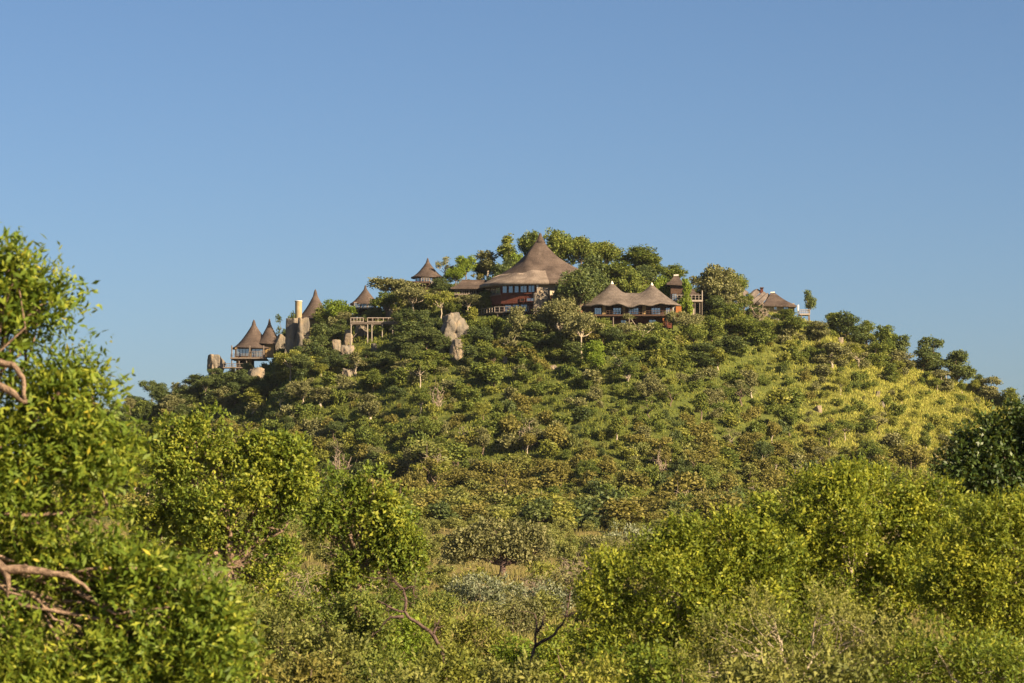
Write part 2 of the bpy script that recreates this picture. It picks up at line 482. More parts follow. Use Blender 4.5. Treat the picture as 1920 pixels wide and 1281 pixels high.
PROTECT = []        # (x0, y0, x1, y1, distance): what plants in front must leave in view
class Build:
    """a building set out from photo pixels at one distance: px() gives metres relative to its base"""
    def __init__(s, name, label, cat, px, py, D):
        s.p0 = at(px, py, D); s.D = D
        s.root = empty(name, s.p0.tolist())
        tag(s.root, label, cat)
    def px(s, x, y, dy=0.0):
        p = at(x, y, s.D) - s.p0
        return np.array((p[0], dy, p[2]))
    def box(s, name, x0, y0, x1, y1, d0, d1, mat, parent=None):
        a = s.px(x0, y0); b = s.px(x1, y1)
        return MB().box((a[0], d0, a[2]), (b[0], d1, b[2])).build(name, M[mat], parent or s.root)
    def bar(s, name, pts, r, mat, parent=None, n=6):
        P = [s.px(*p) for p in pts]
        return MB().tube(P, [r] * len(P), n).build(name, M[mat], parent or s.root)
    def cone(s, name, ax, ay, rx, ey, dy, mat, flare=1.7, sides=40, tip=None, ry=None, droop=0.25, seed=0, parent=None, wave=0.0):
        """flared thatch cone: apex pixel, eave half width in pixels, eave row; thick eave edge"""
        a = s.px(ax, ay); e = s.px(ax + rx, ey)
        R = e[0] - a[0]; hgt = a[2] - e[2]
        kz = (ry or 1.0)
        vs, fs = [], []
        prof = [(0.035, 1.0)] + [(t, (1 - t) ** flare) for t in (0.07, 0.12, 0.18, 0.26, 0.36, 0.48, 0.6, 0.72, 0.84, 0.93, 1.0)]
        prof += [(1.0, -droop / hgt), (0.955, -droop * 1.15 / hgt), (0.5, 0.04)]
        for r, z in prof:
            for i in range(sides):
                t = 2 * math.pi * i / sides
                w = 1 + 0.012 * mnoise.noise((math.cos(t) * 3 + seed, math.sin(t) * 3, z * 3)) + (0.02 * mnoise.noise((math.cos(t) * 14 + seed, math.sin(t) * 14, 0)) if r > 0.9 else 0)
                zz = z * hgt + (wave * R * math.sin(3 * t + seed) * r ** 3)
                vs.append((a[0] + R * r * w * math.cos(t), dy + R * kz * r * w * math.sin(t), e[2] + zz))
        for j in range(len(prof) - 1):
            for i in range(sides):
                k = (i + 1) % sides
                fs.append((j * sides + i, j * sides + k, (j + 1) * sides + k, (j + 1) * sides + i))
        fs.append(tuple(range(sides)))
        o = MB().add(vs, fs).build(name, M[mat], parent or s.root, True)
        if tip:
            MB().lathe([(0.0, a[2] + 0.40), (0.10 * 1.3, a[2] + 0.22), (R * 0.075, a[2] - 0.15), (R * 0.125, a[2] - hgt * 0.2), (R * 0.08, a[2] - hgt * 0.21)], 14, (a[0], dy)).build('ridge_cap', M[tip], o)
        return o
    def window(s, x0, y0, x1, y1, d, mat='dark_wood', bars=1, parent=None, name='window', fr=0.09, glass='glass'):
        """opening with a frame proud of the wall and panes set back between the bars"""
        a = s.px(x0, y1); b = s.px(x1, y0)
        X0, X1, Z0, Z1 = a[0], b[0], a[2], b[2]
        w = MB()
        w.box((X0, d - 0.07, Z0), (X0 + fr, d + 0.02, Z1)); w.box((X1 - fr, d - 0.07, Z0), (X1, d + 0.02, Z1))
        w.box((X0 + fr, d - 0.068, Z0), (X1 - fr, d + 0.02, Z0 + fr)); w.box((X0 + fr, d - 0.068, Z1 - fr), (X1 - fr, d + 0.02, Z1))
        o = w.build(name, M[mat], parent or s.root)
        step = (X1 - X0 - 2 * fr) / (bars + 1)
        for i in range(bars):
            xx = X0 + fr + step * (i + 1)
            MB().box((xx - 0.03, d - 0.062, Z0 + fr), (xx + 0.03, d + 0.012, Z1 - fr)).build('mullion', M[mat], o)
        for i in range(bars + 1):
            xa = X0 + fr + step * i + (0.03 if i else 0); xb = X0 + fr + step * (i + 1) - (0.03 if i < bars else 0)
            MB().box((xa, d - 0.03, Z0 + fr), (xb, d - 0.012, Z1 - fr)).build('pane', M[glass], o)
        return o
    def railing(s, x0, x1, ytop, ybot, d, mat='wood_pale', n=6, r=0.05, infill=None, ends=True, y1top=None, y1bot=None, d1=None):
        o = s.bar('railing', [(x0, ytop, d), (x1, y1top or ytop, d if d1 is None else d1)], r, mat)
        for i in range(n + 1):
            t = i / n
            x = x0 + (x1 - x0) * t
            yt = ytop + ((y1top or ytop) - ytop) * t; yb = ybot + ((y1bot or ybot) - ybot) * t
            dd = d if d1 is None else d + (d1 - d) * t
            s.bar('rail_post', [(x, yt, dd), (x, yb, dd)], r, mat, o)
        if infill:
            ym = (ytop + ybot) / 2; ym1 = ((y1top or ytop) + (y1bot or ybot)) / 2
            s.bar('middle_rail', [(x0, ym, d), (x1, ym1, d if d1 is None else d1)], r * 0.6, infill, o)
        return o
    def pad(s, px, py, dy, rad):
        p = at(px, py, s.D)
        PADS.append((p[0], s.D + dy, rad, p[2]))
    def protect(s, *rects):
        for r in rects: PROTECT.append((*r, s.D))

def grid_roof(b, name, fz, xs, ys, mat, thick=0.28):
    """heightfield thatch with a thick edge; fz returns local z"""
    nx, ny = len(xs), len(ys)
    top = [(x, y, fz(x, y)) for y in ys for x in xs]
    bot = [(x, y, z - thick) for x, y, z in top]
    n = nx * ny
    fs = []
    for j in range(ny - 1):
        for i in range(nx - 1):
            a = j * nx + i
            fs.append((a, a + 1, a + nx + 1, a + nx)); fs.append((n + a, n + a + nx, n + a + nx + 1, n + a + 1))
    for i in range(nx - 1):
        fs.append((i, n + i, n + i + 1, i + 1)); a = (ny - 1) * nx + i; fs.append((a, a + 1, n + a + 1, n + a))
    for j in range(ny - 1):
        a = j * nx; fs.append((a, a + nx, n + a + nx, n + a)); a = j * nx + nx - 1; fs.append((a, n + a, n + a + nx, a + nx))
    return MB().add(top + bot, fs).build(name, M[mat], b.root, True)

def lodge_west():
    # twin-cone suite on the western cliff
    D = hill_d(455, 694)
    b = Build('thatched_suite', 'twin coned thatched suite with glass front perched on the western cliff edge', 'house', 470, 694, D)
    b.pad(475, 690, 4.5, 5.5)
    b.box('wall', 439, 651, 494, 671, 1.6, 7.6, 'ochre')
    b.box('lower_wall', 441, 672.5, 470, 694, 1.9, 7.2, 'ochre')
    b.box('side_wall', 496, 640, 512, 668, 1.9, 6.0, 'ochre')
    b.box('floor_slab', 432, 670.5, 497, 673, -0.4, 7.8, 'wood_grey')
    b.box('lower_deck', 418, 688, 456, 690.5, -0.2, 2.0, 'wood_grey')
    for x0, x1, n in ((441, 466, 3),): b.window(x0, 652.5, x1, 668, 1.55, 'dark_wood', n)
    b.window(470, 653, 492, 669, 1.55, 'dark_wood', 2)
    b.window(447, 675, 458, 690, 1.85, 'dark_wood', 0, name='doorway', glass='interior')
    for x, d in ((434.5, 0.1), (468, 0.1), (494, 0.1)):
        b.bar('column', [(x, 648, d), (x, 671, d)], 0.13, 'wood_grey')
    for x in (434.5, 448, 462):
        b.bar('pile', [(x, 673, 0.1), (x, 697, 0.1)], 0.12, 'wood_grey')
    b.railing(467, 496, 659, 671, -0.25, 'wood_grey', 6, 0.045, 'wood_grey')
    b.railing(433, 466, 664, 671, -0.25, 'dark_wood', 5, 0.035, 'dark_wood')
    b.railing(419, 456, 682, 689, -0.1, 'wood_grey', 6, 0.05, 'wood_grey')
    b.cone('roof', 472, 600, 40.5, 650, 4.4, 'thatch', 1.42, tip='ridge_cap', seed=1)
    b.cone('roof', 502, 599, 27, 642, 3.7, 'thatch', 1.45, tip='ridge_cap', seed=4)
    b.protect((425, 596, 516, 676))

def hut_chimney():
    D = hill_d(585, 612)
    b = Build('chimney_hut', 'thatched cone hut with a pale round chimney above the cracked cliff', 'house', 585, 612, D)
    b.pad(585, 606, 4, 5)
    p = b.px(588, 612)
    MB().lathe([(3.0, p[2] - 1.0), (3.0, b.px(588, 596)[2] + 0.25)], 28, (p[0], 4.0)).build('wall', M['ochre'], b.root, True)
    b.cone('roof', 588.5, 543, 38, 597, 4.0, 'thatch', 1.5, tip='ridge_cap', seed=2)
    c = b.px(558, 590); t = b.px(558, 564)
    ch = MB().lathe([(0.62, c[2] - 1.6), (0.62, t[2])], 20, (c[0], 2.2)).build('chimney', M['plaster_tan'], b.root, True)
    MB().lathe([(0.62, t[2] - 0.02), (0.70, t[2]), (0.70, t[2] + 0.14), (0.45, t[2] + 0.16), (0.45, t[2] - 0.5)], 20, (c[0], 2.2)).build('chimney_rim', M['mortar'], ch, True)
    b.protect((550, 540, 606, 598))

def hut_glass():
    D = hill_d(683, 590)
    b = Build('balcony_hut', 'small thatched cone hut with white balcony rail above the stilted viewing deck', 'house', 683, 590, D)
    b.pad(683, 584, 4, 4.5)
    b.box('wall', 661, 564, 703, 590, 1.7, 6.0, 'dark_wood')
    for i in range(3): b.window(663 + i * 13, 566, 675 + i * 13, 577, 1.65, 'wood_pale', 1)
    b.box('deck', 651, 577, 712, 579.3, -0.6, 2.0, 'wood_grey')
    b.railing(652, 711, 570.5, 577, -0.5, 'wood_pale', 10, 0.045, 'wood_grey')
    for x in (655, 672, 690, 708): b.bar('pile', [(x, 579, -0.4), (x, 596, -0.4)], 0.09, 'wood_grey')
    b.cone('roof', 683, 535, 29, 566.5, 4.0, 'thatch', 1.38, tip='ridge_cap', seed=3, wave=0.02)
    b.protect((652, 532, 708, 580))

def viewing_deck():
    D = hill_d(697, 642)
    b = Build('viewing_deck', 'timber viewing deck on tall thin stilts jutting from the hillside', 'deck', 697, 642, D)
    for k in range(14):
        xa = 656.5 + k * 6.55; b.box('deck_board', xa, 604, xa + 6.2, 605.6, 0.0, 3.6, 'wood_grey')
    b.box('beam', 656.5, 605.7, 748.5, 608, 0.1, 0.35, 'wood_grey')
    b.box('beam', 656.5, 605.7, 748.5, 608, 3.1, 3.35, 'wood_grey')
    legs = [(658, 640, 0.2), (683, 642, 2.6), (689, 645, 0.2), (697, 642, 0.2), (707.5, 636, 3.0), (716.5, 634, 0.2), (736, 625, 0.2)]
    for x, y, d in legs:
        p = at(x, y, D); g = terrain(p[0], D + d); gy_ = to_px((p[0], D + d, float(g) - 0.4))[1]
        b.bar('stilt', [(x, 606, d), (x, max(y, gy_), d)], 0.10, 'wood_pale')
    for x0, y0, x1, y1 in ((658, 612, 664, 606), (697, 614, 703, 606), (736, 612, 729, 620), (659, 637, 668, 625), (736, 612, 742, 606)):
        b.bar('brace', [(x0, y0, 0.2), (x1, y1, 0.2)], 0.06, 'wood_grey')
    def panel(x0, x1, n):
        r = b.railing(x0, x1, 596, 604.5, 0.05, 'wood_pale', n, 0.06, None)
        b.bar('bottom_rail', [(x0, 603, 0.05), (x1, 603, 0.05)], 0.05, 'wood_pale', r)
    panel(657.5, 681, 4); panel(689, 748, 6)
    r = b.railing(657.5, 748, 594.8, 603.5, 3.5, 'dark_wood', 12, 0.04, 'dark_wood')
    b.protect((655, 592, 750, 640))

def hut_hilltop():
    D = hill_d(800, 545)
    b = Build('hilltop_hut', 'round glazed thatched hut on the skyline with a dark deck and slanting stair rail', 'house', 800, 545, D)
    b.pad(800, 536, 4, 4.5)
    p = b.px(801, 534)
    MB().lathe([(2.25, p[2] - 1.5), (2.25, b.px(801, 513)[2])], 32, (p[0], 3.2)).build('wall', M['dark_wood'], b.root, True)
    for i in range(7):
        a = math.radians(-160 + i * 23)
        c = np.array((p[0] + 2.3 * math.cos(a), 3.2 + 2.3 * math.sin(a)))
        t = np.array((-math.sin(a), math.cos(a))) * 0.36; nrm = np.array((math.cos(a), math.sin(a)))
        z0, z1 = b.px(0, 528.5)[2], b.px(0, 518)[2]
        mb = MB(); q = [c - t, c + t, c + t - nrm * 0.05, c - t - nrm * 0.05]
        mb.add([(*k, z0) for k in q] + [(*k, z1) for k in q], [(0, 1, 5, 4), (2, 3, 7, 6), (4, 5, 6, 7), (1, 2, 6, 5), (3, 0, 4, 7), (3, 2, 1, 0)])
        w = mb.build('window', M['glass'], b.root)
        e = c + t * 1.14
        MB().tube([(*e, z0), (*e, z1)], [0.07, 0.07], 6).build('frame', M['wood_pale'], w)
    b.box('deck', 760, 528, 806, 531.5, -0.6, 3.0, 'dark_wood')
    b.railing(790, 805, 522, 528, -0.4, 'wood_pale', 3, 0.05, 'wood_pale')
    b.railing(805, 818, 526, 533, -0.4, 'wood_pale', 3, 0.05, None, y1top=533, y1bot=541)
    for x in (764, 778, 792): b.bar('pile', [(x, 531, -0.3), (x, 547, -0.3)], 0.1, 'wood_grey')
    b.box('side_wall', 811, 520, 821, 538, 1.0, 4.0, 'wood_grey')
    b.cone('roof', 801, 484.5, 31.5, 517, 3.2, 'thatch', 1.5, tip='ridge_cap', seed=5)
    b.protect((769, 482, 833, 532))

def hip_roof(b, name, ridge, eave, d0, d1, mat, hip0=True, hip1=True, sag=0.12, cap='ridge_cap'):
    """hipped thatch: ridge ((x0,y),(x1,y)) and eave ((x0,y),(x1,y)) in pixels, depths front/back"""
    (rx0, ry0), (rx1, ry1) = ridge; (ex0, ey0), (ex1, ey1) = eave
    dm = (d0 + d1) / 2
    R0, R1 = b.px(rx0, ry0, dm), b.px(rx1, ry1, dm)
    E = [b.px(ex0, ey0, d0), b.px(ex1, ey1, d0), b.px(ex1, ey1, d1), b.px(ex0, ey0, d1)]
    n = 7
    vs, fs = [], []
    def strip(A, Bp, Ra, Rb):
        base = len(vs)
        for j in range(n + 1):
            t = j / n; sg = -sag * math.sin(math.pi * t) * 2
            for i in range(9):
                u = i / 8
                e = A + (Bp - A) * u; r = Ra + (Rb - Ra) * u
                p = e + (r - e) * t; vs.append((p[0], p[1], p[2] + sg))
        for j in range(n):
            for i in range(8):
                k = base + j * 9 + i; fs.append((k, k + 1, k + 10, k + 9))
        low = len(vs)
        for i in range(9):
            e = A + (Bp - A) * (i / 8); vs.append((e[0], e[1], e[2] - 0.28))
        for i in range(8): fs.append((low + i, low + i + 1, base + i + 1, base + i))
    strip(E[0], E[1], R0, R1); strip(E[1], E[2], R1, R1); strip(E[2], E[3], R1, R0); strip(E[3], E[0], R0, R0)
    k = len(vs); vs.extend([(e[0], e[1], e[2] - 0.28) for e in E]); fs.append((k, k + 3, k + 2, k + 1))
    o = MB().add(vs, fs).build(name, M[mat], b.root, False)
    if cap:
        MB().tube([R0 - (0.1, 0, 0.05), R1 + (0.1, 0, -0.05)], [0.17, 0.17], 8).build('ridge_cap', M[cap], o)
    return o

class Facet:
    """a straight wall face of a building: u along it, w outward, z up, all in metres in the building's frame"""
    def __init__(s, b, p0, p1):
        s.b = b; s.p0 = np.array(p0, float); d = np.array(p1, float) - s.p0
        s.len = float(np.hypot(*d)); s.t = d / s.len; s.n = np.array((s.t[1], -s.t[0]))
        if s.n[1] > 0: s.n = -s.n
    def box(s, name, u0, u1, w0, w1, z0, z1, mat, parent=None):
        mb = MB().box((u0, w0, z0), (u1, w1, z1))
        mb.v = [(*(s.p0 + s.t * u + s.n * w), z) for u, w, z in mb.v]
        return mb.build(name, M[mat], parent or s.b.root)
    def window(s, u0, u1, z0, z1, mat, bars=0, glass='glass', fr=0.10, w=0.0):
        o = s.box('window', u0, u0 + fr, w - 0.05, w + 0.07, z0, z1, mat)
        s.box('frame', u1 - fr, u1, w - 0.05, w + 0.07, z0, z1, mat, o)
        s.box('frame', u0 + fr, u1 - fr, w - 0.05, w + 0.068, z0, z0 + fr, mat, o)
        s.box('frame', u0 + fr, u1 - fr, w - 0.05, w + 0.068, z1 - fr, z1, mat, o)
        st_ = (u1 - u0 - 2 * fr) / (bars + 1)
        for i in range(bars): s.box('mullion', u0 + fr + st_ * (i + 1) - 0.03, u0 + fr + st_ * (i + 1) + 0.03, w - 0.05, w + 0.06, z0 + fr, z1 - fr, mat, o)
        for i in range(bars + 1):
            s.box('pane', u0 + fr + st_ * i + (0.03 if i else 0), u0 + fr + st_ * (i + 1) - (0.03 if i < bars else 0), w + 0.01, w + 0.03, z0 + fr, z1 - fr, glass, o)
        return o

def lodge_main():
    D = hill_d(960, 604)
    b = Build('main_lodge', 'largest lodge with towering brown thatch pyramid and red brown walls on the summit', 'house', 960, 604, D)
    b.pad(1000, 588, 11, 12.0)
    cx, cy = b.px(1006, 0)[0], 10.6
    ax = b.px(1014, 441)
    ez = b.px(0, 528)[2]                          # eave height where it is nearest
    kz = 1 + cy / D                               # the apex stands further back than the eave
    hgt = ax[2] * kz + 0.8 - ez
    R = 9.9
    sides, n = 4, 80
    prof = [(0.012, 1.02), (0.03, 0.97), (0.055, 0.915), (0.10, 0.84), (0.17, 0.745), (0.25, 0.655), (0.34, 0.555), (0.44, 0.45), (0.54, 0.355), (0.63, 0.275), (0.72, 0.20), (0.81, 0.13), (0.90, 0.062), (0.97, 0.015), (1.0, -0.006), (1.0, -0.045), (0.96, -0.05), (0.5, 0.16)]
    def surf(r, z, ang):
        tw = math.radians(-152 + 72 * min(1.0, r / 0.95))
        loc = ((ang - tw) % (2 * math.pi / sides)) - math.pi / sides
        poly = math.cos(math.pi / sides) / math.cos(loc)
        w = 0.62 - 0.50 * max(0.0, (r - 0.5) / 0.5)            # facets soften towards the round eave
        k = 1 - w * (1 - poly) * 0.9
        east = max(0.0, math.cos(ang)) ** 1.5
        rr = R * r * k * (1 + 0.24 * east * min(1, r * 1.6))
        zz = z + 0.05 * east * r
        return (cx + (ax[0] - cx) * (1 - r) + rr * math.cos(ang), cy + rr * math.sin(ang), ez + zz * hgt + 0.05 * mnoise.noise((ang * 4, r * 6, 0)))
    vs = [surf(r, z, 2 * math.pi * i / n) for r, z in prof for i in range(n)]
    fs = [(j * n + i, j * n + (i + 1) % n, (j + 1) * n + (i + 1) % n, (j + 1) * n + i) for j in range(len(prof) - 1) for i in range(n)]
    fs.append(tuple(range(n)))
    up = MB().add(vs, fs).build('roof', M['thatch'], b.root, True)
    # sunlight on the flatter front-west eave, painted as a paler sheet over the roof
    pv, pf = [], []
    rows = [(0.66, 0.262), (0.72, 0.214), (0.78, 0.166), (0.84, 0.120), (0.90, 0.077), (0.96, 0.037), (1.012, 0.004), (1.012, -0.05), (0.97, -0.052)]
    m_ = 40
    for k_, (r, z) in enumerate(rows):
        for i in range(m_ + 1):
            u = i / m_
            a = math.radians(178 + u * 104)
            rr = r if k_ else r + 0.16 * (1 - u) + 0.02 * math.sin(u * 21)
            zz = z if k_ else np.interp(rr, [0.54, 0.63, 0.72, 0.81], [0.370, 0.290, 0.214, 0.145])
            pv.append(surf(rr, float(zz), a))
    for k_ in range(len(rows) - 1):
        for i in range(m_):
            q = k_ * (m_ + 1) + i; pf.append((q, q + 1, q + m_ + 2, q + m_ + 1))
    sk = MB().add(pv, pf).build('sunlit_skirt', M['thatch_sunlit'], b.root, True)
    sk['label'] = 'sunlit thatch along the front eave, painted paler'
    tip = surf(0.0, 1.0, 0)
    MB().lathe([(0.0, tip[2] + 0.35), (0.2, tip[2] + 0.15), (0.38, tip[2] - 0.45), (0.62, tip[2] - 0.95), (0.95, tip[2] - 1.45), (0.6, tip[2] - 1.5)], 16, (ax[0], cy)).build('ridge_cap', M['thatch'], up, True)
    # round-cornered body: glazed upper storey, red-brown band, lower storey
    def z_(row): return b.px(0, row)[2]
    Rw = 8.9
    def pt(deg, r=Rw): return (cx + r * math.cos(math.radians(deg)), cy + r * math.sin(math.radians(deg)))
    F1, F2, F3 = Facet(b, pt(227), pt(271)), Facet(b, pt(183), pt(227)), Facet(b, pt(271), pt(315))
    core = [pt(a, Rw - 0.06) for a in (183, 227, 271, 315, 0, 45, 90, 135)]
    def prism(name, z0, z1, mat, sc=1.0):
        q = [((x - cx) * sc + cx, (y - cy) * sc + cy) for x, y in core]
        m = len(q)
        return MB().add([(x, y, z0) for x, y in q] + [(x, y, z1) for x, y in q], [(i, (i + 1) % m, m + (i + 1) % m, m + i) for i in range(m)] + [tuple(range(m))[::-1], tuple(range(m, 2 * m))]).build(name, M[mat], b.root)
    prism('upper_wall', z_(549), z_(527), 'red_wall')
    prism('wall', z_(566.5), z_(549) - 0.003, 'red_wall', 1.012)
    prism('lower_wall', z_(600), z_(566.5) - 0.003, 'red_wall', 0.95)
    L = F1.len
    F1.box('cill', 0, L, -0.1, 0.22, z_(549.5), z_(547.5), 'red_wall'); F2.box('cill', 0, F2.len, -0.1, 0.22, z_(549.5), z_(547.5), 'wood_grey')
    u = 0.18
    for w_, bars, g in ((0.95, 0, 'glass'), (0.92, 0, 'glass'), (0.92, 0, 'glass'), (1.30, 1, 'glass'), (1.25, 1, 'glass')):
        F1.window(u, u + w_, z_(547), z_(531.5), 'red_wall', bars, g); u += w_ + 0.17
    for i in range(3): F2.window(0.3 + i * 2.05, 2.15 + i * 2.05, z_(547), z_(533), 'wood_grey', 1)
    Fl = Facet(b, pt(227, Rw * 0.95), pt(271, Rw * 0.95)); Fl2 = Facet(b, pt(183, Rw * 0.95), pt(227, Rw * 0.95))
    for i in range(3): Fl.window(0.3 + i * 1.45, 1.6 + i * 1.45, z_(582), z_(568), 'red_wall', 1)
    for i in range(3): Fl2.window(0.3 + i * 2.0, 2.1 + i * 2.0, z_(582), z_(568), 'red_wall', 1)
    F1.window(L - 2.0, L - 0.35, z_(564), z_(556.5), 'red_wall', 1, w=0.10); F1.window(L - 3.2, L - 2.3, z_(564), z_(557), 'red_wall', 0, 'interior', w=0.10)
    F3.box('stone_wall', 0.1, F3.len, 0.0, 0.25, z_(552), z_(530.5), 'cream'); F3.box('lintel', 0.0, F3.len, 0.05, 0.42, z_(530), z_(526.8), 'orange')
    p = pt(271, Rw + 0.35); MB().tube([(p[0], p[1], z_(552)), (p[0], p[1], z_(527))], [0.19, 0.19], 10).build('column', M['white'], b.root)
    # terrace hung on the front on raking struts
    t0, t1, t2 = pt(186, Rw + 1.6), pt(227, Rw + 1.7), pt(262, Rw + 1.5)
    ti = [pt(262, Rw - 1), pt(227, Rw - 1), pt(186, Rw - 1)]
    q = [t0, t1, t2] + ti
    MB().add([(x, y, z_(585)) for x, y in q] + [(x, y, z_(582.5)) for x, y in q], [(i, (i + 1) % 6, 6 + (i + 1) % 6, 6 + i) for i in range(6)] + [(5, 4, 1, 0), (4, 3, 2, 1), (6, 7, 10, 11), (7, 8, 9, 10)]).build('terrace', M['wood_grey'], b.root)
    for a_, c_ in ((t0, t1), (t1, t2)):
        Fr = Facet(b, a_, c_)
        r_ = Fr.box('railing', 0, Fr.len, -0.09, -0.01, z_(574), z_(573), 'wood_pale')
        for i in range(8): Fr.box('rail_post', i * Fr.len / 7 - 0.05 + (0.05 if i == 0 else 0), i * Fr.len / 7 + 0.05, -0.085, -0.015, z_(582.6), z_(574), 'wood_pale', r_)
        Fr.box('middle_rail', 0, Fr.len, -0.07, -0.03, z_(579), z_(578.3), 'wood_grey', r_)
        for i in range(3):
            p0 = Fr.p0 + Fr.t * Fr.len * (0.08 + 0.4 * i) - Fr.n * 0.15
            MB().tube([(*p0, z_(584)), (*(p0 - Fr.n * 0.2), z_(612))], [0.10, 0.10], 6).build('pile', M['wood_grey'], b.root)
            p1 = Fr.p0 + Fr.t * Fr.len * (0.28 + 0.3 * i) - Fr.n * 0.15
            MB().tube([(*p1, z_(584)), (*(p1 - Fr.n * 0.4 - Fr.t * 0.9), z_(606))], [0.08, 0.08], 6).build('strut', M['wood_grey'], b.root)
    b.protect((904, 438, 1050, 536), (904, 530, 1012, 560), (910, 558, 965, 585))

def lodge_link():
    D = hill_d(870, 560)
    b = Build('link_pavilion', 'low hipped thatch pavilion with open posts beside the tall red brown lodge', 'house', 876, 560, D)
    b.pad(880, 552, 4, 5)
    b.box('wall', 862, 540, 906, 560, 3.2, 6.0, 'dark_wood')
    b.box('floor', 852, 551, 906, 553.5, -0.2, 6.0, 'wood_grey')
    for x in (855, 867, 879.5, 893): b.bar('column', [(x, 539, 0.3), (x, 561, 0.3)], 0.12, 'wood_pale' if x == 879.5 else 'wood_grey')
    b.railing(853, 892, 544, 551.5, 0.1, 'wood_pale', 9, 0.045)
    hip_roof(b, 'roof', ((866, 523), (924, 524)), ((845, 539.5), (918, 539.5)), -0.6, 7.0, 'thatch')
    b.protect((846, 520, 906, 545))

def lodge_east():
    D = hill_d(1180, 618)
    b = Build('twin_peak_lodge', 'long thatched lodge with two flared peaks, white tips and brick pillared veranda', 'house', 1180, 618, D)
    b.pad(1180, 606, 5, 9.5)
    c1, c2 = b.px(1149, 525), b.px(1224.5, 528)
    eL, eR = b.px(1076.5, 574)[0], b.px(1279.5, 574)[0]
    ze = b.px(0, 575)[2]; zr = b.px(0, 546.5)[2]
    mid = 4.6; half = 5.3
    cxm = (eL + eR) / 2; hx = (eR - eL) / 2
    def fz(xx, yy):                                       # xx,yy in unit-disc-like coordinates mapped below
        x, y = xx, yy
        def cone(c, w):
            r = math.hypot((x - c[0]), (y - mid) * 0.9)
            return (c[2] - ze) * math.exp(-r / w * 1.0) if r < 30 else 0
        p1 = (c1[2] - ze) * max(0.0, 1 - math.hypot(x - c1[0], y - mid) / 6.8) ** 1.55
        p2 = (c2[2] - ze) * max(0.0, 1 - math.hypot(x - c2[0], y - mid) / 6.8) ** 1.55
        # long low hipped body
        ax = max(0.0, abs(x - cxm) - (hx - 6.5)) / 6.5
        ay = abs(y - mid) / half
        q = max(0.0, 1 - (ax ** 2.0 + ay ** 2.0) ** 0.5)
        body = (zr - ze) * min(1.0, q * 1.25) ** 0.95
        k = 0.55
        z = max(p1, p2, body)
        h = max(k - abs(max(p1, p2) - body), 0) / k
        z += h * h * k * 0.25
        # eyebrow arches over the veranda bays
        fr = max(0.0, 1 - abs(y - (mid - half)) / 1.6)
        z += fr * 0.20 * math.cos((x - b.px(1158, 0)[0]) * 2 * math.pi / 3.6)
        return ze + z + 0.02 * math.sin(x * 7) * math.sin(y * 5)
    # polar-ish grid on a super-ellipse outline
    n, m = 96, 26
    def outline(t):
        c, s_ = math.cos(t), math.sin(t)
        e = 0.55
        return cxm + hx * math.copysign(abs(c) ** e, c), mid + half * math.copysign(abs(s_) ** (0.75), s_)
    vs, fs = [], []
    for j in range(m + 1):
        k = j / m
        for i in range(n):
            t = 2 * math.pi * i / n
            ox, oy = outline(t)
            sx = max(-1, min(1, (ox - cxm) / hx)) * (hx - 6.0) * 1.0
            ax_, ay_ = cxm + sx * 0.95, mid
            x, y = ax_ + (ox - ax_) * k, ay_ + (oy - ay_) * k
            vs.append((x, y, fz(x, y)))
    # a plain dense grid clipped to the outline keeps the peaks crisp
    vs, fs = [], []
    nx, ny = 150, 60
    xs = np.linspace(eL, eR, nx); ysg = np.linspace(-1, 1, ny)
    for v in ysg:
        for x in xs:
            u = (x - cxm) / hx
            lim = half * (max(0.02, 1 - abs(u) ** 3.2)) ** 0.55
            y = mid + v * lim
            vs.append((x, y, fz(x, y)))
    tot = len(vs)
    for j in range(ny - 1):
        for i in range(nx - 1):
            a = j * nx + i; fs.append((a, a + 1, a + nx + 1, a + nx))
    vs += [(x, y, z - 0.30) for x, y, z in vs]
    for j in range(ny - 1):
        for i in range(nx - 1):
            a = tot + j * nx + i; fs.append((a, a + nx, a + nx + 1, a + 1))
    for i in range(nx - 1):
        fs.append((i, tot + i, tot + i + 1, i + 1)); a = (ny - 1) * nx + i; fs.append((a, a + 1, tot + a + 1, tot + a))
    for j in range(ny - 1):
        a = j * nx; fs.append((a, a + nx, tot + a + nx, tot + a)); a += nx - 1; fs.append((a, tot + a, tot + a + nx, a + nx))
    rf = MB().add(vs, fs).build('roof', M['thatch_gray'], b.root, True)
    for c in (c1, c2):
        MB().lathe([(0.0, c[2] + 0.25), (0.12, c[2] + 0.1), (0.42, c[2] - 0.5), (0.52, c[2] - 0.62), (0.3, c[2] - 0.7)], 14, (c[0], mid)).build('ridge_cap', M['mortar'], rf, True)
    b.box('wall', 1094, 571, 1268, 590, 2.4, 8.0, 'dark_wood')
    b.box('end_wall', 1268.5, 573, 1279, 592, 2.0, 7.0, 'orange')
    b.box('lower_wall', 1146, 592.5, 1262, 613, 3.0, 8.0, 'red_wall')
    for x0, x1 in ((1130, 1135.5), (1167.5, 1172.5), (1205, 1211.5)):
        b.box('pillar', x0, 572, x1, 590, 0.7, 1.3, 'ochre')
    b.box('lower_pillar', 1243, 592.5, 1247.5, 610, 0.7, 1.3, 'orange')
    for x0, x1, n_ in ((1115, 1129, 2), (1150, 1166, 2), (1179, 1199, 3), (1222, 1240, 2), (1249, 1258, 1)):
        b.window(x0, 575, x1, 588.5, 2.35, 'dark_wood', n_)
    b.window(1263, 573.5, 1267.6, 588, 2.35, 'white', 0, name='door', glass='curtain')
    b.window(1165, 598, 1176, 609, 2.95, 'wood_pale', 1)
    b.window(1218, 597, 1232, 611, 2.95, 'dark_wood', 1)
    b.box('veranda_deck', 1092, 589.6, 1262, 592.4, 0.3, 2.6, 'dark_wood')
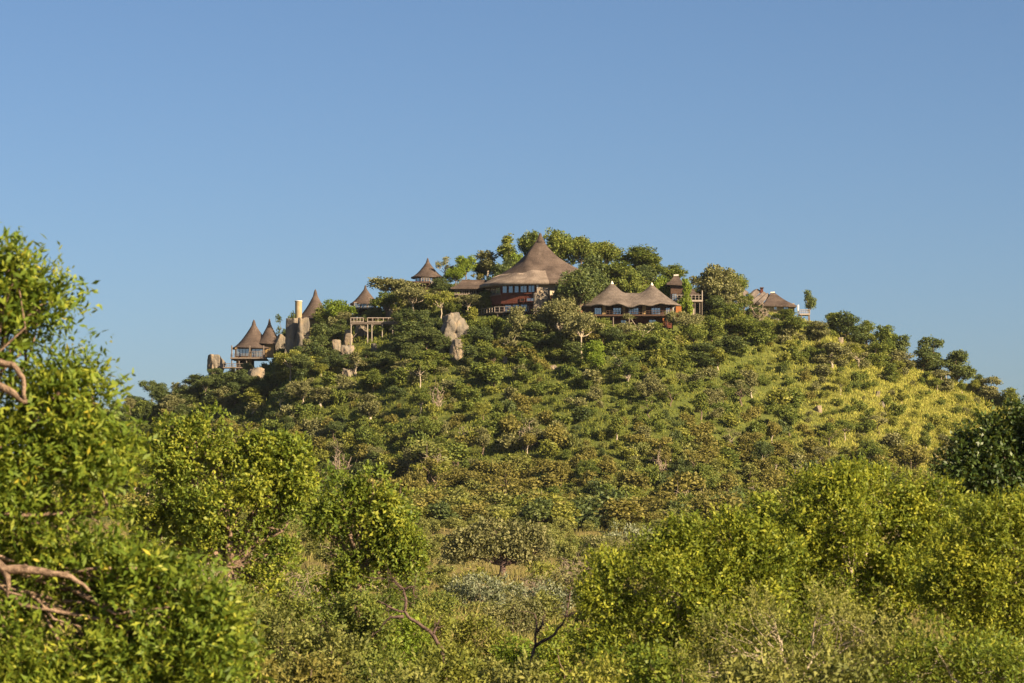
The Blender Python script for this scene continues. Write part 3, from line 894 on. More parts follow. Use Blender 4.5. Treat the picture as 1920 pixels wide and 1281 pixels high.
    b.railing(1137, 1248, 582.5, 590, 0.4, 'dark_wood', 18, 0.04, 'dark_wood')
    b.railing(1249, 1260, 581.5, 590, 0.4, 'wood_grey', 3, 0.05, 'wood_grey')
    for x in (1150, 1180, 1249.5, 1261):
        b.bar('post', [(x, 591, 0.6), (x, 618, 0.6)], 0.11, 'wood_grey')
    b.protect((1077, 523, 1282, 592), (1150, 592, 1176, 606), (1240, 592, 1252, 606))

def lodge_deckhouse():
    D = hill_d(1290, 600)
    b = Build('stilt_terrace_house', 'stilted terrace with pale rails and a small dark hipped roof among trees', 'house', 1288, 600, D)
    b.pad(1288, 590, 6, 5)
    b.box('floor', 1256, 562.5, 1318, 565.6, 0, 5.0, 'wood_pale')
    b.box('wall', 1260, 533, 1300, 562, 4.0, 8.5, 'dark_wood')
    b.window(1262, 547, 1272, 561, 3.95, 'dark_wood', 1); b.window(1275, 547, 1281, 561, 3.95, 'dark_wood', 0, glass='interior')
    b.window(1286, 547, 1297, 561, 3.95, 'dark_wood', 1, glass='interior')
    b.railing(1257, 1317, 553.5, 562.5, 0.1, 'wood_pale', 9, 0.055, 'wood_grey')
    for x in (1299, 1303, 1312, 1316.5): b.bar('stilt', [(x, 565, 0.3), (x, 602, 0.3)], 0.09, 'wood_grey')
    b.bar('corner_post', [(1316.5, 545, 0.1), (1316.5, 563, 0.1)], 0.11, 'wood_pale')
    b.box('stair_wall', 1297, 578, 1305, 600, 0.8, 2.6, 'cream')
    hip_roof(b, 'roof', ((1268, 511), (1275, 510.5)), ((1252, 528), (1288, 530)), 3.4, 9.0, 'thatch', cap='mortar')
    hip_roof(b, 'porch_roof', ((1288, 540), (1304, 541)), ((1281, 548.5), (1312, 548.5)), 1.5, 6.0, 'thatch')
    b.protect((1256, 508, 1290, 528), (1280, 545, 1318, 590))

def lodge_ridge():
    D = hill_d(1440, 588)
    b = Build('ridge_house', 'brown hipped thatch house with pale ribbed side roofs at the eastern end', 'house', 1445, 588, D)
    b.pad(1450, 584, 5, 8)
    b.box('wall', 1433, 568, 1491, 588, 1.3, 8.0, 'plaster_tan')
    b.box('side_wall', 1412, 562, 1434, 588, 2.2, 9.0, 'plaster_tan')
    hip_roof(b, 'roof', ((1450, 545), (1456, 544.5)), ((1430, 571), (1494, 572.5)), 0.3, 9.0, 'thatch', cap='mortar')
    # stepped side roofs: three strips running down to the west
    def strip(x0, y0, x1, y1, wpx, d0, d1):
        P = [b.px(x0, y0, d1), b.px(x0 + wpx, y0 + 1.5, d1 - 0.3), b.px(x1 + wpx, y1 + 1.5, d0 - 0.3), b.px(x1, y1, d0)]
        vs = [p for p in P] + [p - np.array((0, 0, 0.3)) for p in P]
        m_ = [(P[0] + P[1]) / 2 + (0, 0, 0.3), (P[3] + P[2]) / 2 + (0, 0, 0.3)]
        vs += m_
        MB().add(vs, [(0, 3, 9, 8), (8, 9, 2, 1), (4, 5, 6, 7), (0, 4, 7, 3), (1, 2, 6, 5), (3, 7, 6, 2, 9), (0, 8, 1, 5, 4)]).build('side_roof', M['thatch_gray'], b.root)
    strip(1419, 538.5, 1391, 564, 13, 1.0, 6.5)
    strip(1433, 544, 1405, 566, 9, 0.7, 6.0)
    strip(1440, 547, 1418, 567, 8, 0.5, 5.5)
    strip(1400, 541, 1386, 551, 9, 4.0, 7.0)
    b.box('chimney', 1431, 536, 1436, 547, 5.5, 6.1, 'red_wall')
    b.box('chimney_cap', 1430, 534.5, 1437, 536.3, 5.3, 6.3, 'dark_wood')
    b.window(1452, 572, 1458, 580, 1.25, 'white', 0); b.window(1470, 572, 1480, 580, 1.25, 'dark_wood', 1)
    b.box('corner_pillar', 1496, 571.5, 1498.6, 588, 0.3, 0.9, 'white')
    b.box('balcony_floor', 1499.6, 588, 1519, 590.5, 0.0, 3.2, 'wood_pale')
    b.railing(1500, 1518.5, 581, 588, 0.1, 'wood_pale', 5, 0.06, 'wood_pale')
    for x in (1503, 1516): b.bar('pile', [(x, 590, 0.2), (x, 600, 0.2)], 0.1, 'wood_grey')
    b.protect((1388, 534, 1500, 575), (1500, 578, 1520, 592))
    # curved white garden wall
    pts = [(1434, 581), (1437, 586), (1443, 590.5), (1451, 594.5), (1461, 598)]
    D2 = hill_d(1450, 600)
    root = None
    V, fs = [], []
    for i, (x, y) in enumerate(pts):
        d = D2 + 2.0 - i * 0.5
        p = at(x, y, d); g = float(terrain(p[0], d)) - 0.3
        V += [(p[0], d, p[2]), (p[0], d + 0.3, p[2]), (p[0], d + 0.3, min(g, p[2] - 0.3)), (p[0], d, min(g, p[2] - 0.3))]
    for i in range(len(pts) - 1):
        a, c = i * 4, (i + 1) * 4
        for k in range(4): fs.append((a + k, a + (k + 1) % 4, c + (k + 1) % 4, c + k))
    fs += [(3, 2, 1, 0), tuple(len(V) - 4 + k for k in range(4))]
    o = MB().add(V, fs).build('garden_wall', M['white'])
    tag(o, 'low curved white wall running downhill below the ribbed thatch house', 'wall')
    PROTECT.append((1434, 580, 1462, 597, D2))

for fn in (lodge_west, hut_chimney, hut_glass, viewing_deck, hut_hilltop, lodge_link, lodge_main, lodge_east, lodge_deckhouse, lodge_ridge): fn()
make_ground()

# ------------------------------------------------------------------ boulders
def rock_mat():
    m, nt, out = new_mat('granite')
    tc = N(nt, 'ShaderNodeTexCoord')
    mp = N(nt, 'ShaderNodeMapping'); mp.inputs['Scale'].default_value = (1, 1, 0.35)
    geo = N(nt, 'ShaderNodeNewGeometry')
    nt.links.new(geo.outputs['Position'], mp.inputs[0])
    n1 = noise_n(nt, 0.55, 6, 0.65, mp.outputs[0]); n2 = noise_n(nt, 3.0, 6, 0.7, geo.outputs['Position'])
    c = ramp(nt, n1, [(0.3, (0.10, 0.090, 0.080)), (0.47, (0.18, 0.153, 0.125)), (0.6, (0.30, 0.220, 0.145)), (0.75, (0.23, 0.20, 0.165))])
    mp2 = N(nt, 'ShaderNodeMapping'); mp2.inputs['Scale'].default_value = (1.6, 1.6, 0.12); nt.links.new(geo.outputs['Position'], mp2.inputs[0])
    stn = noise_n(nt, 1.0, 5, 0.6, mp2.outputs[0])
    c = mixc(nt, ramp(nt, stn, [(0.48, (0, 0, 0)), (0.62, (0.75, 0.75, 0.75))]), c, (0.06, 0.055, 0.052))
    lich = noise_n(nt, 1.7, 5, 0.7, geo.outputs['Position'])
    c = mixc(nt, ramp(nt, lich, [(0.56, (0, 0, 0)), (0.66, (0.5, 0.5, 0.5))]), c, (0.20, 0.18, 0.10))
    c = mixc(nt, math_n(nt, 'MULTIPLY', n2, 0.5), c, (0.15, 0.13, 0.11))
    b = N(nt, 'ShaderNodeBsdfPrincipled'); nt.links.new(c, b.inputs['Base Color'])
    b.inputs['Roughness'].default_value = 0.95; b.inputs['Specular IOR Level'].default_value = 0.15
    bp = N(nt, 'ShaderNodeBump'); bp.inputs['Strength'].default_value = 0.7; bp.inputs['Distance'].default_value = 0.25
    nt.links.new(n2, bp.inputs['Height']); nt.links.new(bp.outputs[0], b.inputs['Normal'])
    nt.links.new(b.outputs[0], out.inputs[0])
    return m
M['rock'] = rock_mat()
import bmesh
def boulder(x0, y0, x1, y1, label, seed, depth=1.0, D=None, group=None, sharp=44.0, dy=0.0):
    cx = (x0 + x1) / 2
    D = D or hill_d(cx, y1 - 2)
    D += dy
    yp = y1
    y1 = y1 + 0.25 * (y1 - y0) + 5
    c = at(cx, (y0 + y1) / 2, D); hw = abs(at(x1, y0, D)[0] - c[0]); hh = abs(at(cx, y0, D)[2] - c[2])
    rng = np.random.default_rng(seed)
    bm = bmesh.new(); bmesh.ops.create_icosphere(bm, subdivisions=5, radius=1)
    pl = unit(rng.normal(size=(11, 3)) * np.array([1, 1, 0.55])); pd = rng.uniform(0.66, 0.98, 11)
    extra = np.array([[0, 0, 1], [0, 0, -1], [1, -0.2, 0.1], [-1, 0.1, 0.1], [0.25, -1, 0.15]], float)
    pl = np.concatenate([pl, unit(extra)]); pd = np.concatenate([pd, [0.95, 1, 0.92, 0.92, 0.9]])
    V = np.array([v.co for v in bm.verts])
    q = np.maximum(V @ pl.T, 0.02) / pd
    r = 1 / (np.sum(q ** sharp, 1) ** (1 / sharp))
    P = V * r[:, None]
    P = P / np.abs(P).max(0)
    P = P * np.array([hw, hw * depth, hh])
    off = Vector((seed * 7.3, seed * 1.7, 0))
    for i, v in enumerate(bm.verts):
        p = Vector(P[i])
        k = mnoise.fractal(p * 0.5 + off, 0.9, 2.1, 6)
        k2 = mnoise.ridged_multi_fractal(Vector((p.x * 0.55, p.y * 0.55, p.z * 0.22)) + off, 0.9, 2.0, 4, 1.0, 2.0)
        vd = mnoise.voronoi(Vector((p.x * 0.42, p.y * 0.42, p.z * 0.26)) + off)[0]
        crk = max(0.0, 0.16 - (vd[1] - vd[0])) / 0.16
        led = mnoise.noise(Vector((p.x * 0.25, p.y * 0.25, p.z * 1.4)) + off)
        n_ = p.normalized()
        a_ = min(hw, hh)
        v.co = p + n_ * a_ * (k * 0.09 - max(0.0, k2 - 1.25) * 0.16 + led * 0.05 - crk * 0.12)
    me = bpy.data.meshes.new('boulder'); bm.to_mesh(me); bm.free()
    base = c.copy(); base[2] -= hh
    me.transform(__import__('mathutils').Matrix.Translation((0, 0, float(hh))))
    for p in me.polygons: p.use_smooth = True
    o = link('boulder', me, M['rock'], None, base.tolist())
    tag(o, label, 'boulder', group)
    PROTECT.append((x0 + (x1 - x0) * .15, y0 + (y1 - y0) * .1, x1 - (x1 - x0) * .1, y0 + (yp - y0) * 0.72, D))
    return o
boulder(388, 664, 424, 704, 'grey flat topped boulder beside the western twin coned suite', 1)
boulder(396, 656, 424, 672, 'small orange stone block lying on top of the western grey boulder', 2, D=hill_d(406, 702) + 0.2) if False else None
boulder(461, 688, 496, 722, 'smooth slanting grey slab below the western twin coned suite', 3, 0.9)
boulder(512, 622, 540, 676, 'dark rounded rock column at the left of the cracked cliff', 4, 0.9)
boulder(532, 593, 564, 672, 'tall split rock face under the round pale chimney', 5, 0.9)
boulder(552, 594, 584, 662, 'sunlit tan rock column at the right of the cracked cliff', 6, 0.9, dy=-0.6)
boulder(620, 637, 640, 664, 'small upright rock standing left of the deck stilts', 7)
boulder(641, 618, 664, 650, 'upper rock of the pile beside the deck stilts', 8)
boulder(637, 646, 665, 672, 'lower rock of the pile beside the deck stilts', 9)
boulder(664, 610, 690, 636, 'rounded pale rock half hidden behind the deck stilts', 10, dy=1.5)
boulder(722, 578, 741, 600, 'square rock showing above the viewing deck rail', 11, dy=1.0)
boulder(695, 644, 710, 660, 'little pale rock lying below the viewing deck', 12)
boulder(823, 584, 884, 644, 'great cracked boulder below the low link pavilion, tan where sunlit', 14, 0.9, dy=-0.8)
boulder(843, 634, 870, 676, 'darker rock wedged beneath the great split boulder', 15, 0.9)
boulder(1003, 537, 1036, 602, 'tan rock outcrop beside the white column of the tall lodge', 16, D=hill_d(1015, 596))
boulder(1030, 534, 1067, 606, 'rounded orange lit rock at the outer end of the lodge outcrop', 17, D=hill_d(1015, 596) + 1.0)
boulder(999, 548, 1016, 600, 'slim upright rock pillar at the corner of the red brown lodge', 18, D=hill_d(1008, 600))
boulder(640, 690, 668, 708, 'low grey rock under the pale barked tree below the cliff', 19)
boulder(1567, 632, 1582, 645, 'pale flat stone highest on the grassy eastern slope', 20)
boulder(1636, 733, 1652, 744, 'pale stone half buried in the yellow grass', 21)
boulder(1645, 752, 1660, 763, 'tan stone below the half buried pale one in yellow grass', 22)
boulder(1525, 760, 1542, 772, 'grey brown stone among bushes on the eastern slope', 23)
boulder(1780, 692, 1800, 708, 'pale stones below the skyline trees on the eastern shoulder', 24)
boulder(940, 668, 954, 682, 'grey stone at the edge of the grassy mid slope', 25)
boulder(1030, 684, 1046, 694, 'low tan stone near the pale trunked trees', 26)
boulder(1578, 605, 1590, 614, 'small pale stone on the skyline east of the ridge house', 27)

# ------------------------------------------------------------------ hillside vegetation
def proto_tree(seed, kind):
    """crown and trunk of a hillside tree about 7 m tall, base at z = 0"""
    rng = np.random.default_rng(seed)
    blobs = []
    if kind == 'round':
        for _ in range(9):
            a = rng.uniform(0, 6.28); r = rng.uniform(0, 2.0); z = rng.uniform(2.6, 5.6)
            k = rng.uniform(1.0, 1.7)
            blobs.append((r * math.cos(a), r * math.sin(a), z, k, k, k * 0.8))
        fork = np.array((0, 0, 1.9)); per = 30
    elif kind == 'umbrella':
        for _ in range(10):
            a = rng.uniform(0, 6.28); r = rng.uniform(0.3, 2.8); z = 5.2 + rng.uniform(-0.6, 0.9) - r * 0.2
            k = rng.uniform(0.9, 1.4)
            blobs.append((r * math.cos(a), r * math.sin(a), z, k * 1.15, k * 1.15, k * 0.55))
        fork = np.array((0.1, 0, 2.9)); per = 30
    elif kind == 'tall':
        for _ in range(8):
            a = rng.uniform(0, 6.28); z = rng.uniform(2.8, 6.2); r = rng.uniform(0, 1.2) * (1 - abs(z - 4.2) / 4)
            k = rng.uniform(0.7, 1.15)
            blobs.append((r * math.cos(a), r * math.sin(a), z, k, k, k))
        fork = np.array((0, 0, 2.2)); per = 30
    elif kind == 'bushy':
        for _ in range(11):
            a = rng.uniform(0, 6.28); z = rng.uniform(0.9, 5.4); r = rng.uniform(0, 1.9) * (1.15 - z / 8)
            k = rng.uniform(0.8, 1.4)
            blobs.append((r * math.cos(a), r * math.sin(a), z, k, k, k * 0.85))
        fork = np.array((0, 0, 1.0)); per = 30
    elif kind == 'sparse':
        for _ in range(8):
            a = rng.uniform(0, 6.28); r = rng.uniform(0.4, 2.2); z = rng.uniform(3.2, 6.0)
            k = rng.uniform(0.6, 1.0)
            blobs.append((r * math.cos(a), r * math.sin(a), z, k, k, k * 0.7))
        fork = np.array((0.1, 0, 2.3)); per = 18
    V, Fq, T, C = foliage(rng, blobs, 0.55, 1.2, per, 0.27, 0.19, up=0.35, flat=0.85)
    crown = fast_mesh('crown', V, Fq, T)
    mb = MB()
    mb.tube(crooked((0, 0, -0.6), fork, rng, 4, 0.12), [0.20, 0.18, 0.16, 0.14, 0.12], 7)
    for bl in blobs:
        e = np.array(bl[:3]) + rng.normal(0, 0.2, 3)
        P = crooked(fork, e, rng, 4, 0.2); mb.tube(P, np.linspace(0.09, 0.03, 5), 5, False)
    me = bpy.data.meshes.new('trunk'); me.from_pydata(mb.v, [], mb.f); me.update()
    ext = V[:, :2].max(0) - V[:, :2].min(0)
    return crown, me, float(V[:, 2].max()), float(ext[0])
def proto_shrub(seed, kind):
    """about 3 m tall, 3.4 m wide"""
    rng = np.random.default_rng(seed)
    blobs = []
    for _ in range({'bush': 6, 'flat': 8, 'tall': 6, 'airy': 7}[kind]):
        a = rng.uniform(0, 6.28); r = rng.uniform(0, {'bush': 0.95, 'flat': 1.5, 'tall': 0.55, 'airy': 1.1}[kind])
        k = rng.uniform(0.5, 0.95) * (0.7 if kind == 'airy' else 1)
        zz = {'bush': rng.uniform(0.7, 2.1), 'flat': rng.uniform(0.6, 1.3), 'tall': rng.uniform(0.7, 2.9), 'airy': rng.uniform(1.0, 2.6)}[kind]
        blobs.append((r * math.cos(a), r * math.sin(a), zz, k, k, k * (0.6 if kind == 'flat' else 0.9)))
    V, Fq, T, C = foliage(rng, blobs, 0.36, 1.3 if kind != 'airy' else 0.9, 17, 0.21, 0.14, up=0.35)
    mb = MB()
    for bl in blobs[:5]:
        P = crooked((rng.normal(0, .12), rng.normal(0, .12), -0.4), np.array(bl[:3]) + (0, 0, 0.3), rng, 3, 0.2)
        mb.tube(P, [0.06, 0.05, 0.04, 0.025], 4, False)
    me = bpy.data.meshes.new('stems'); me.from_pydata(mb.v, [], mb.f); me.update()
    return fast_mesh('foliage', V, Fq, T), me, float(V[:, 2].max()), float(np.ptp(V[:, 0])), (V, Fq, T)
def proto_dry(seed):
    rng = np.random.default_rng(seed)
    mb = MB()
    for _ in range(9):
        a = rng.uniform(0, 6.28); e = np.array((math.cos(a) * rng.uniform(.3, 1.3), math.sin(a) * rng.uniform(.3, 1.3), rng.uniform(1.5, 2.9)))
        P = crooked((rng.normal(0, .1), rng.normal(0, .1), -0.3), e, rng, 4, 0.3); mb.tube(P, np.linspace(0.06, 0.02, 5), 4, False)
        for _ in range(7):
            s = P[rng.integers(1, 5)]; q = s + rng.normal(0, 0.4, 3) + (0, 0, 0.35)
            mb.tube(crooked(s, q, rng, 2, 0.3), [0.03, 0.022, 0.012], 3, False)
    me = bpy.data.meshes.new('twigs'); me.from_pydata(mb.v, [], mb.f); me.update()
    return me

TREES = {k: [proto_tree(10 * i + j, k) for j in range(n)] for i, (k, n) in enumerate((('round', 5), ('umbrella', 3), ('tall', 3), ('sparse', 3), ('bushy', 5)))}
SHRUBS = [proto_shrub(100 + i, ('bush', 'bush', 'flat', 'tall', 'airy')[i % 5]) for i in range(12)]
DRY = [proto_dry(200 + i) for i in range(4)]
def proto_tangle(seed):
    rng = np.random.default_rng(seed); mb = MB()
    for _ in range(26):
        a = rng.uniform(0, 6.28); e = np.array((math.cos(a) * rng.uniform(.4, 1.5), math.sin(a) * rng.uniform(.4, 1.5), rng.uniform(1.6, 2.8)))
        P = crooked((rng.normal(0, .25), rng.normal(0, .25), -0.3), e, rng, 6, 0.35); mb.tube(P, np.linspace(0.026, 0.006, 7), 4, False)
        for _ in range(12):
            s = P[rng.integers(3, 7)]; q = s + rng.normal(0, 0.3, 3)
            mb.tube(crooked(s, q, rng, 3, 0.4), [0.009, 0.007, 0.005, 0.003], 3, False)
    me = bpy.data.meshes.new('twigs'); me.from_pydata(mb.v, [], mb.f); me.update(); me.materials.append(M['twig'])
    return me
TANGLE = [proto_tangle(230 + i) for i in range(3)]
for k in TREES:
    for c, t, *_ in TREES[k]: c.materials.append(M['leaf_hill']); t.materials.append(M['bark'])
for f, s_, *_ in SHRUBS: f.materials.append(M['leaf_hill']); s_.materials.append(M['bark'])
for d in DRY: d.materials.append(M['twig'])
def obj_mat(o, mat):
    o.material_slots[0].link = 'OBJECT'; o.material_slots[0].material = mat
rng = np.random.default_rng(7)
TREE_COUNT = 0; SHRUB_COUNT = 0
def put_tree(kind, x, y, h, w, leafm, bark, label, group, rz=None, name='tree'):
    global TREE_COUNT
    TREE_COUNT += 1
    crown, trunk, ph, pw = TREES[kind][rng.integers(len(TREES[kind]))]
    z = float(terrain(x, y)) - 0.1
    r = empty(name, (x, y, z), rng.uniform(0, 6.28) if rz is None else rz)
    r.scale = (w / pw, w / pw, h / ph)
    tag(r, label, 'tree', group)
    o = link('crown', crown, None, r); obj_mat(o, M[leafm])
    t = link('trunk', trunk, None, r); obj_mat(t, M[bark])
    return r
def put_shrub(x, y, h, w, leafm, label, group):
    global SHRUB_COUNT
    SHRUB_COUNT += 1
    fo, stm, ph, pw, _ = SHRUBS[rng.integers(len(SHRUBS))]
    r = empty('shrub', (x, y, float(terrain(x, y)) - 0.1), rng.uniform(0, 6.28))
    r.scale = (w / pw, w / pw, h / ph)
    tag(r, label, 'shrub', group)
    o = link('foliage', fo, None, r); obj_mat(o, M[leafm])
    link('stems', stm, None, r)
    return r

HY, HD, HG, HL, HX = 'leaf_hill', 'leaf_hill_dark', 'leaf_hill_gray', 'leaf_hill_lime', 'leaf_hill_yellow'
DESC = {HY: 'green', HD: 'dark green', HG: 'grey green', HL: 'bright lime green', HX: 'yellow green'}
KDESC = {'bushy': 'dense bushy', 'round': 'round crowned', 'umbrella': 'flat spreading', 'tall': 'slim upright', 'sparse': 'thin open crowned'}
# (px, top row, base row, width px, kind, leaves, where)
LAND = [(0, 'the western flank foot'), (425, 'the twin coned suite'), (535, 'the chimney hut'), (625, 'the stilted viewing deck'), (765, 'the round hilltop hut'), (835, 'the low link pavilion'), (905, 'the main lodge'),
        (1065, 'the twin peaked lodge'), (1285, 'the stilted terrace house'), (1385, 'the ridge house'), (1510, 'the lone skyline tree'), (1600, 'the eastern shoulder trees')]
def land(px): return [n for x, n in LAND if x <= max(px, 0)][-1]
HERO = [
 # western flank skyline
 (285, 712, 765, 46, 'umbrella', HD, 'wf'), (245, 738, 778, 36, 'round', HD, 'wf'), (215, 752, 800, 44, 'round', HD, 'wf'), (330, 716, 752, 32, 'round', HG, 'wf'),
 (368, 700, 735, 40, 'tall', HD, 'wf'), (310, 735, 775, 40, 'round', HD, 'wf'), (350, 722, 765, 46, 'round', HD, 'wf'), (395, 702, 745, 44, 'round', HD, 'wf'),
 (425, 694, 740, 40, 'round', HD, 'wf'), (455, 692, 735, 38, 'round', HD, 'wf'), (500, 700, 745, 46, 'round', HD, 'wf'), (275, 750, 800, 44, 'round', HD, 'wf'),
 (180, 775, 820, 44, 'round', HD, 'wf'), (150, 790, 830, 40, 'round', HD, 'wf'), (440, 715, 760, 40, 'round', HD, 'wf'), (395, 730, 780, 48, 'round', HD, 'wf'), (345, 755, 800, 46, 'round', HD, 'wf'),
 (420, 722, 770, 46, 'round', HG, 'wl'), (475, 722, 775, 48, 'tall', HX, 'wl'), (545, 655, 716, 58, 'umbrella', HX, 'wl'), (602, 680, 708, 34, 'round', HX, 'wl'),
 (667, 658, 706, 36, 'tall', HG, 'wl'), (568, 712, 762, 52, 'round', HG, 'wl'), (600, 725, 770, 46, 'tall', HG, 'wl'), (695, 735, 800, 44, 'tall', HG, 'wl'), (643, 700, 750, 44, 'tall', HG, 'wl'),
 (750, 672, 708, 34, 'sparse', HG, 'wl'), (815, 655, 700, 60, 'round', HY, 'wl'), (770, 680, 712, 30, 'sparse', HG, 'wl'), (700, 690, 735, 50, 'round', HY, 'wl'),
 (560, 662, 712, 50, 'round', HD, 'wl'), (520, 678, 722, 46, 'round', HD, 'wl'),
 # cliffs and between the western huts
 (536, 588, 628, 26, 'sparse', HD, 'cl'), (567, 612, 650, 34, 'sparse', HG, 'cl'), (632, 560, 612, 66, 'round', HL, 'cl'), (606, 574, 618, 40, 'round', HY, 'cl'), (652, 582, 612, 38, 'round', HG, 'cl'),
 (600, 605, 660, 54, 'round', HD, 'cl'), (625, 610, 650, 50, 'round', HD, 'cl'), (590, 640, 690, 52, 'round', HD, 'cl'), (620, 662, 702, 50, 'round', HD, 'cl'),
 (685, 656, 690, 50, 'round', HD, 'cl'), (752, 628, 672, 50, 'round', HD, 'cl'), (765, 600, 655, 60, 'round', HD, 'cl'), (800, 612, 662, 56, 'round', HD, 'cl'),
 (720, 655, 692, 48, 'round', HD, 'cl'), (775, 640, 685, 54, 'round', HD, 'cl'), (815, 595, 640, 44, 'round', HD, 'cl'), (755, 575, 620, 50, 'round', HD, 'cl'), (790, 580, 630, 50, 'round', HD, 'cl'),
 (705, 575, 608, 40, 'round', HD, 'cl'), (640, 598, 628, 30, 'round', HD, 'cl'), (900, 610, 660, 56, 'round', HD, 'cl'), (885, 645, 690, 48, 'round', HD, 'cl'), (925, 650, 690, 48, 'round', HY, 'cl'),
 # bushes at the feet of the rocks
 (524, 652, 690, 32, 'bushy', HD, 'cl'), (560, 648, 690, 38, 'bushy', HD, 'cl'), (578, 634, 680, 34, 'bushy', HG, 'cl'), (834, 630, 668, 38, 'bushy', HD, 'cl'), (874, 626, 665, 42, 'bushy', HY, 'cl'), (652, 662, 690, 32, 'bushy', HD, 'cl'),
 (625, 654, 682, 28, 'bushy', HD, 'cl'), (404, 688, 722, 38, 'bushy', HD, 'wf'), (546, 581, 612, 28, 'bushy', HD, 'cl'), (475, 704, 735, 40, 'bushy', HD, 'wl'), (1075, 588, 640, 50, 'bushy', HG, 'bl'), (1112, 596, 640, 40, 'bushy', HY, 'bl'), (1170, 604, 650, 36, 'bushy', HG, 'bl'), (1225, 600, 648, 36, 'bushy', HY, 'bl'),
 # trees round the summit
 (735, 518, 585, 92, 'umbrella', HG, 'su'), (725, 545, 600, 60, 'round', HY, 'su'), (775, 535, 598, 78, 'umbrella', HG, 'su'), (828, 545, 605, 62, 'umbrella', HX, 'su'), (845, 560, 600, 46, 'round', HY, 'su'),
 (877, 552, 592, 64, 'umbrella', HG, 'su'), (912, 542, 575, 36, 'round', HY, 'su'), (760, 528, 560, 50, 'round', HY, 'su'), (840, 530, 560, 46, 'round', HD, 'su'), (825, 520, 552, 40, 'round', HD, 'su'),
 (836, 479, 525, 36, 'sparse', HG, 'su'), (873, 476, 532, 46, 'round', HL, 'su'), (915, 468, 525, 40, 'tall', HG, 'su'), (953, 436, 505, 36, 'tall', HY, 'su'), (976, 468, 515, 42, 'round', HL, 'su'),
 (935, 488, 530, 56, 'round', HD, 'su'), (900, 490, 528, 50, 'round', HY, 'su'), (855, 500, 535, 46, 'round', HL, 'su'), (993, 430, 500, 62, 'round', HY, 'su'), (1042, 426, 500, 76, 'round', HY, 'su'),
 (1090, 440, 505, 76, 'round', HY, 'su'), (1135, 450, 515, 84, 'round', HY, 'su'), (1190, 458, 520, 88, 'round', HY, 'su'), (1225, 478, 530, 60, 'round', HY, 'su'), (1258, 492, 540, 50, 'round', HY, 'su'),
 (1110, 470, 530, 76, 'round', HD, 'su'), (1160, 485, 540, 80, 'round', HY, 'su'), (1088, 500, 602, 92, 'round', HD, 'su'), (1120, 492, 580, 70, 'round', HD, 'su'), (1180, 505, 555, 70, 'round', HY, 'su'),
 (1243, 512, 556, 42, 'round', HL, 'su'), (1205, 495, 545, 66, 'round', HD, 'su'), (1062, 540, 603, 56, 'round', HG, 'su'), (1010, 455, 505, 60, 'round', HD, 'su'), (960, 480, 520, 50, 'round', HD, 'su'),
 (1340, 494, 580, 96, 'round', HG, 'su'), (1375, 508, 585, 76, 'round', HY, 'su'), (1330, 508, 572, 60, 'round', HD, 'su'), (1348, 552, 604, 46, 'round', HD, 'su'), (1365, 540, 598, 62, 'sparse', HG, 'su'),
 (1289, 519, 607, 30, 'bushy', HL, 'su'), (1395, 548, 595, 40, 'round', HY, 'su'), (1356, 565, 612, 56, 'round', HY, 'su'),
 # below the lodges
 (925, 590, 645, 60, 'round', HY, 'bl'), (970, 573, 655, 56, 'round', HG, 'bl'), (958, 625, 668, 44, 'sparse', HG, 'bl'), (1005, 600, 655, 60, 'round', HD, 'bl'), (1050, 558, 645, 92, 'round', HG, 'bl'), (1022, 575, 640, 56, 'round', HG, 'bl'),
 (1090, 582, 672, 84, 'umbrella', HG, 'bl'), (1130, 600, 645, 50, 'round', HY, 'bl'), (1118, 634, 712, 58, 'round', HL, 'bl'), (1204, 588, 652, 50, 'sparse', HG, 'bl'), (1280, 582, 645, 66, 'umbrella', HG, 'bl'), (1240, 612, 682, 74, 'round', HY, 'bl'),
 (1150, 612, 660, 50, 'round', HD, 'bl'), (1190, 618, 665, 50, 'round', HY, 'bl'), (1300, 605, 655, 60, 'round', HY, 'bl'), (1334, 590, 640, 50, 'round', HY, 'bl'), (1040, 620, 665, 56, 'round', HD, 'bl'), (1075, 640, 680, 46, 'round', HD, 'bl'),
 (1390, 592, 640, 60, 'round', HY, 'bl'), (1430, 598, 645, 56, 'round', HY, 'bl'), (1480, 590, 635, 56, 'round', HY, 'bl'), (985, 640, 682, 48, 'round', HY, 'bl'), (1360, 625, 675, 66, 'round', HD, 'bl'), (1320, 640, 690, 70, 'round', HD, 'bl'),
 (1420, 572, 600, 40, 'round', HD, 'bl'), (1470, 578, 602, 44, 'round', HY, 'bl'),
 # eastern shoulder
 (1517, 541, 596, 29, 'tall', HD, 'lone'), (1560, 585, 620, 50, 'round', HY, 'es'), (1592, 580, 645, 66, 'round', HD, 'es'), (1625, 600, 650, 50, 'round', HY, 'es'), (1660, 608, 675, 62, 'round', HY, 'es'), (1692, 626, 690, 46, 'tall', HD, 'es'),
 (1745, 626, 690, 62, 'umbrella', HD, 'es'), (1730, 650, 700, 60, 'round', HD, 'es'), (1795, 655, 715, 66, 'round', HD, 'es'), (1862, 703, 755, 52, 'round', HG, 'es'), (1892, 725, 770, 52, 'round', HY, 'es'), (1835, 700, 740, 36, 'round', HD, 'es'),
 (1640, 640, 690, 56, 'round', HY, 'es'), (1535, 600, 640, 46, 'round', HG, 'es'), (1610, 650, 690, 40, 'sparse', HG, 'es'), (1560, 640, 690, 60, 'round', HG, 'es'), (1690, 655, 700, 52, 'round', HG, 'es'), (1770, 690, 735, 50, 'round', HG, 'es'), (1670, 680, 720, 40, 'round', HY, 'es'),
]
WH = {'wf': 'on the shaded western flank of the hill', 'wl': 'on the slope below the western cliffs', 'cl': 'among the western cliffs and huts', 'su': 'on the summit around the thatched roofs',
      'bl': 'just below the summit lodges', 'es': 'along the eastern shoulder of the hill'}
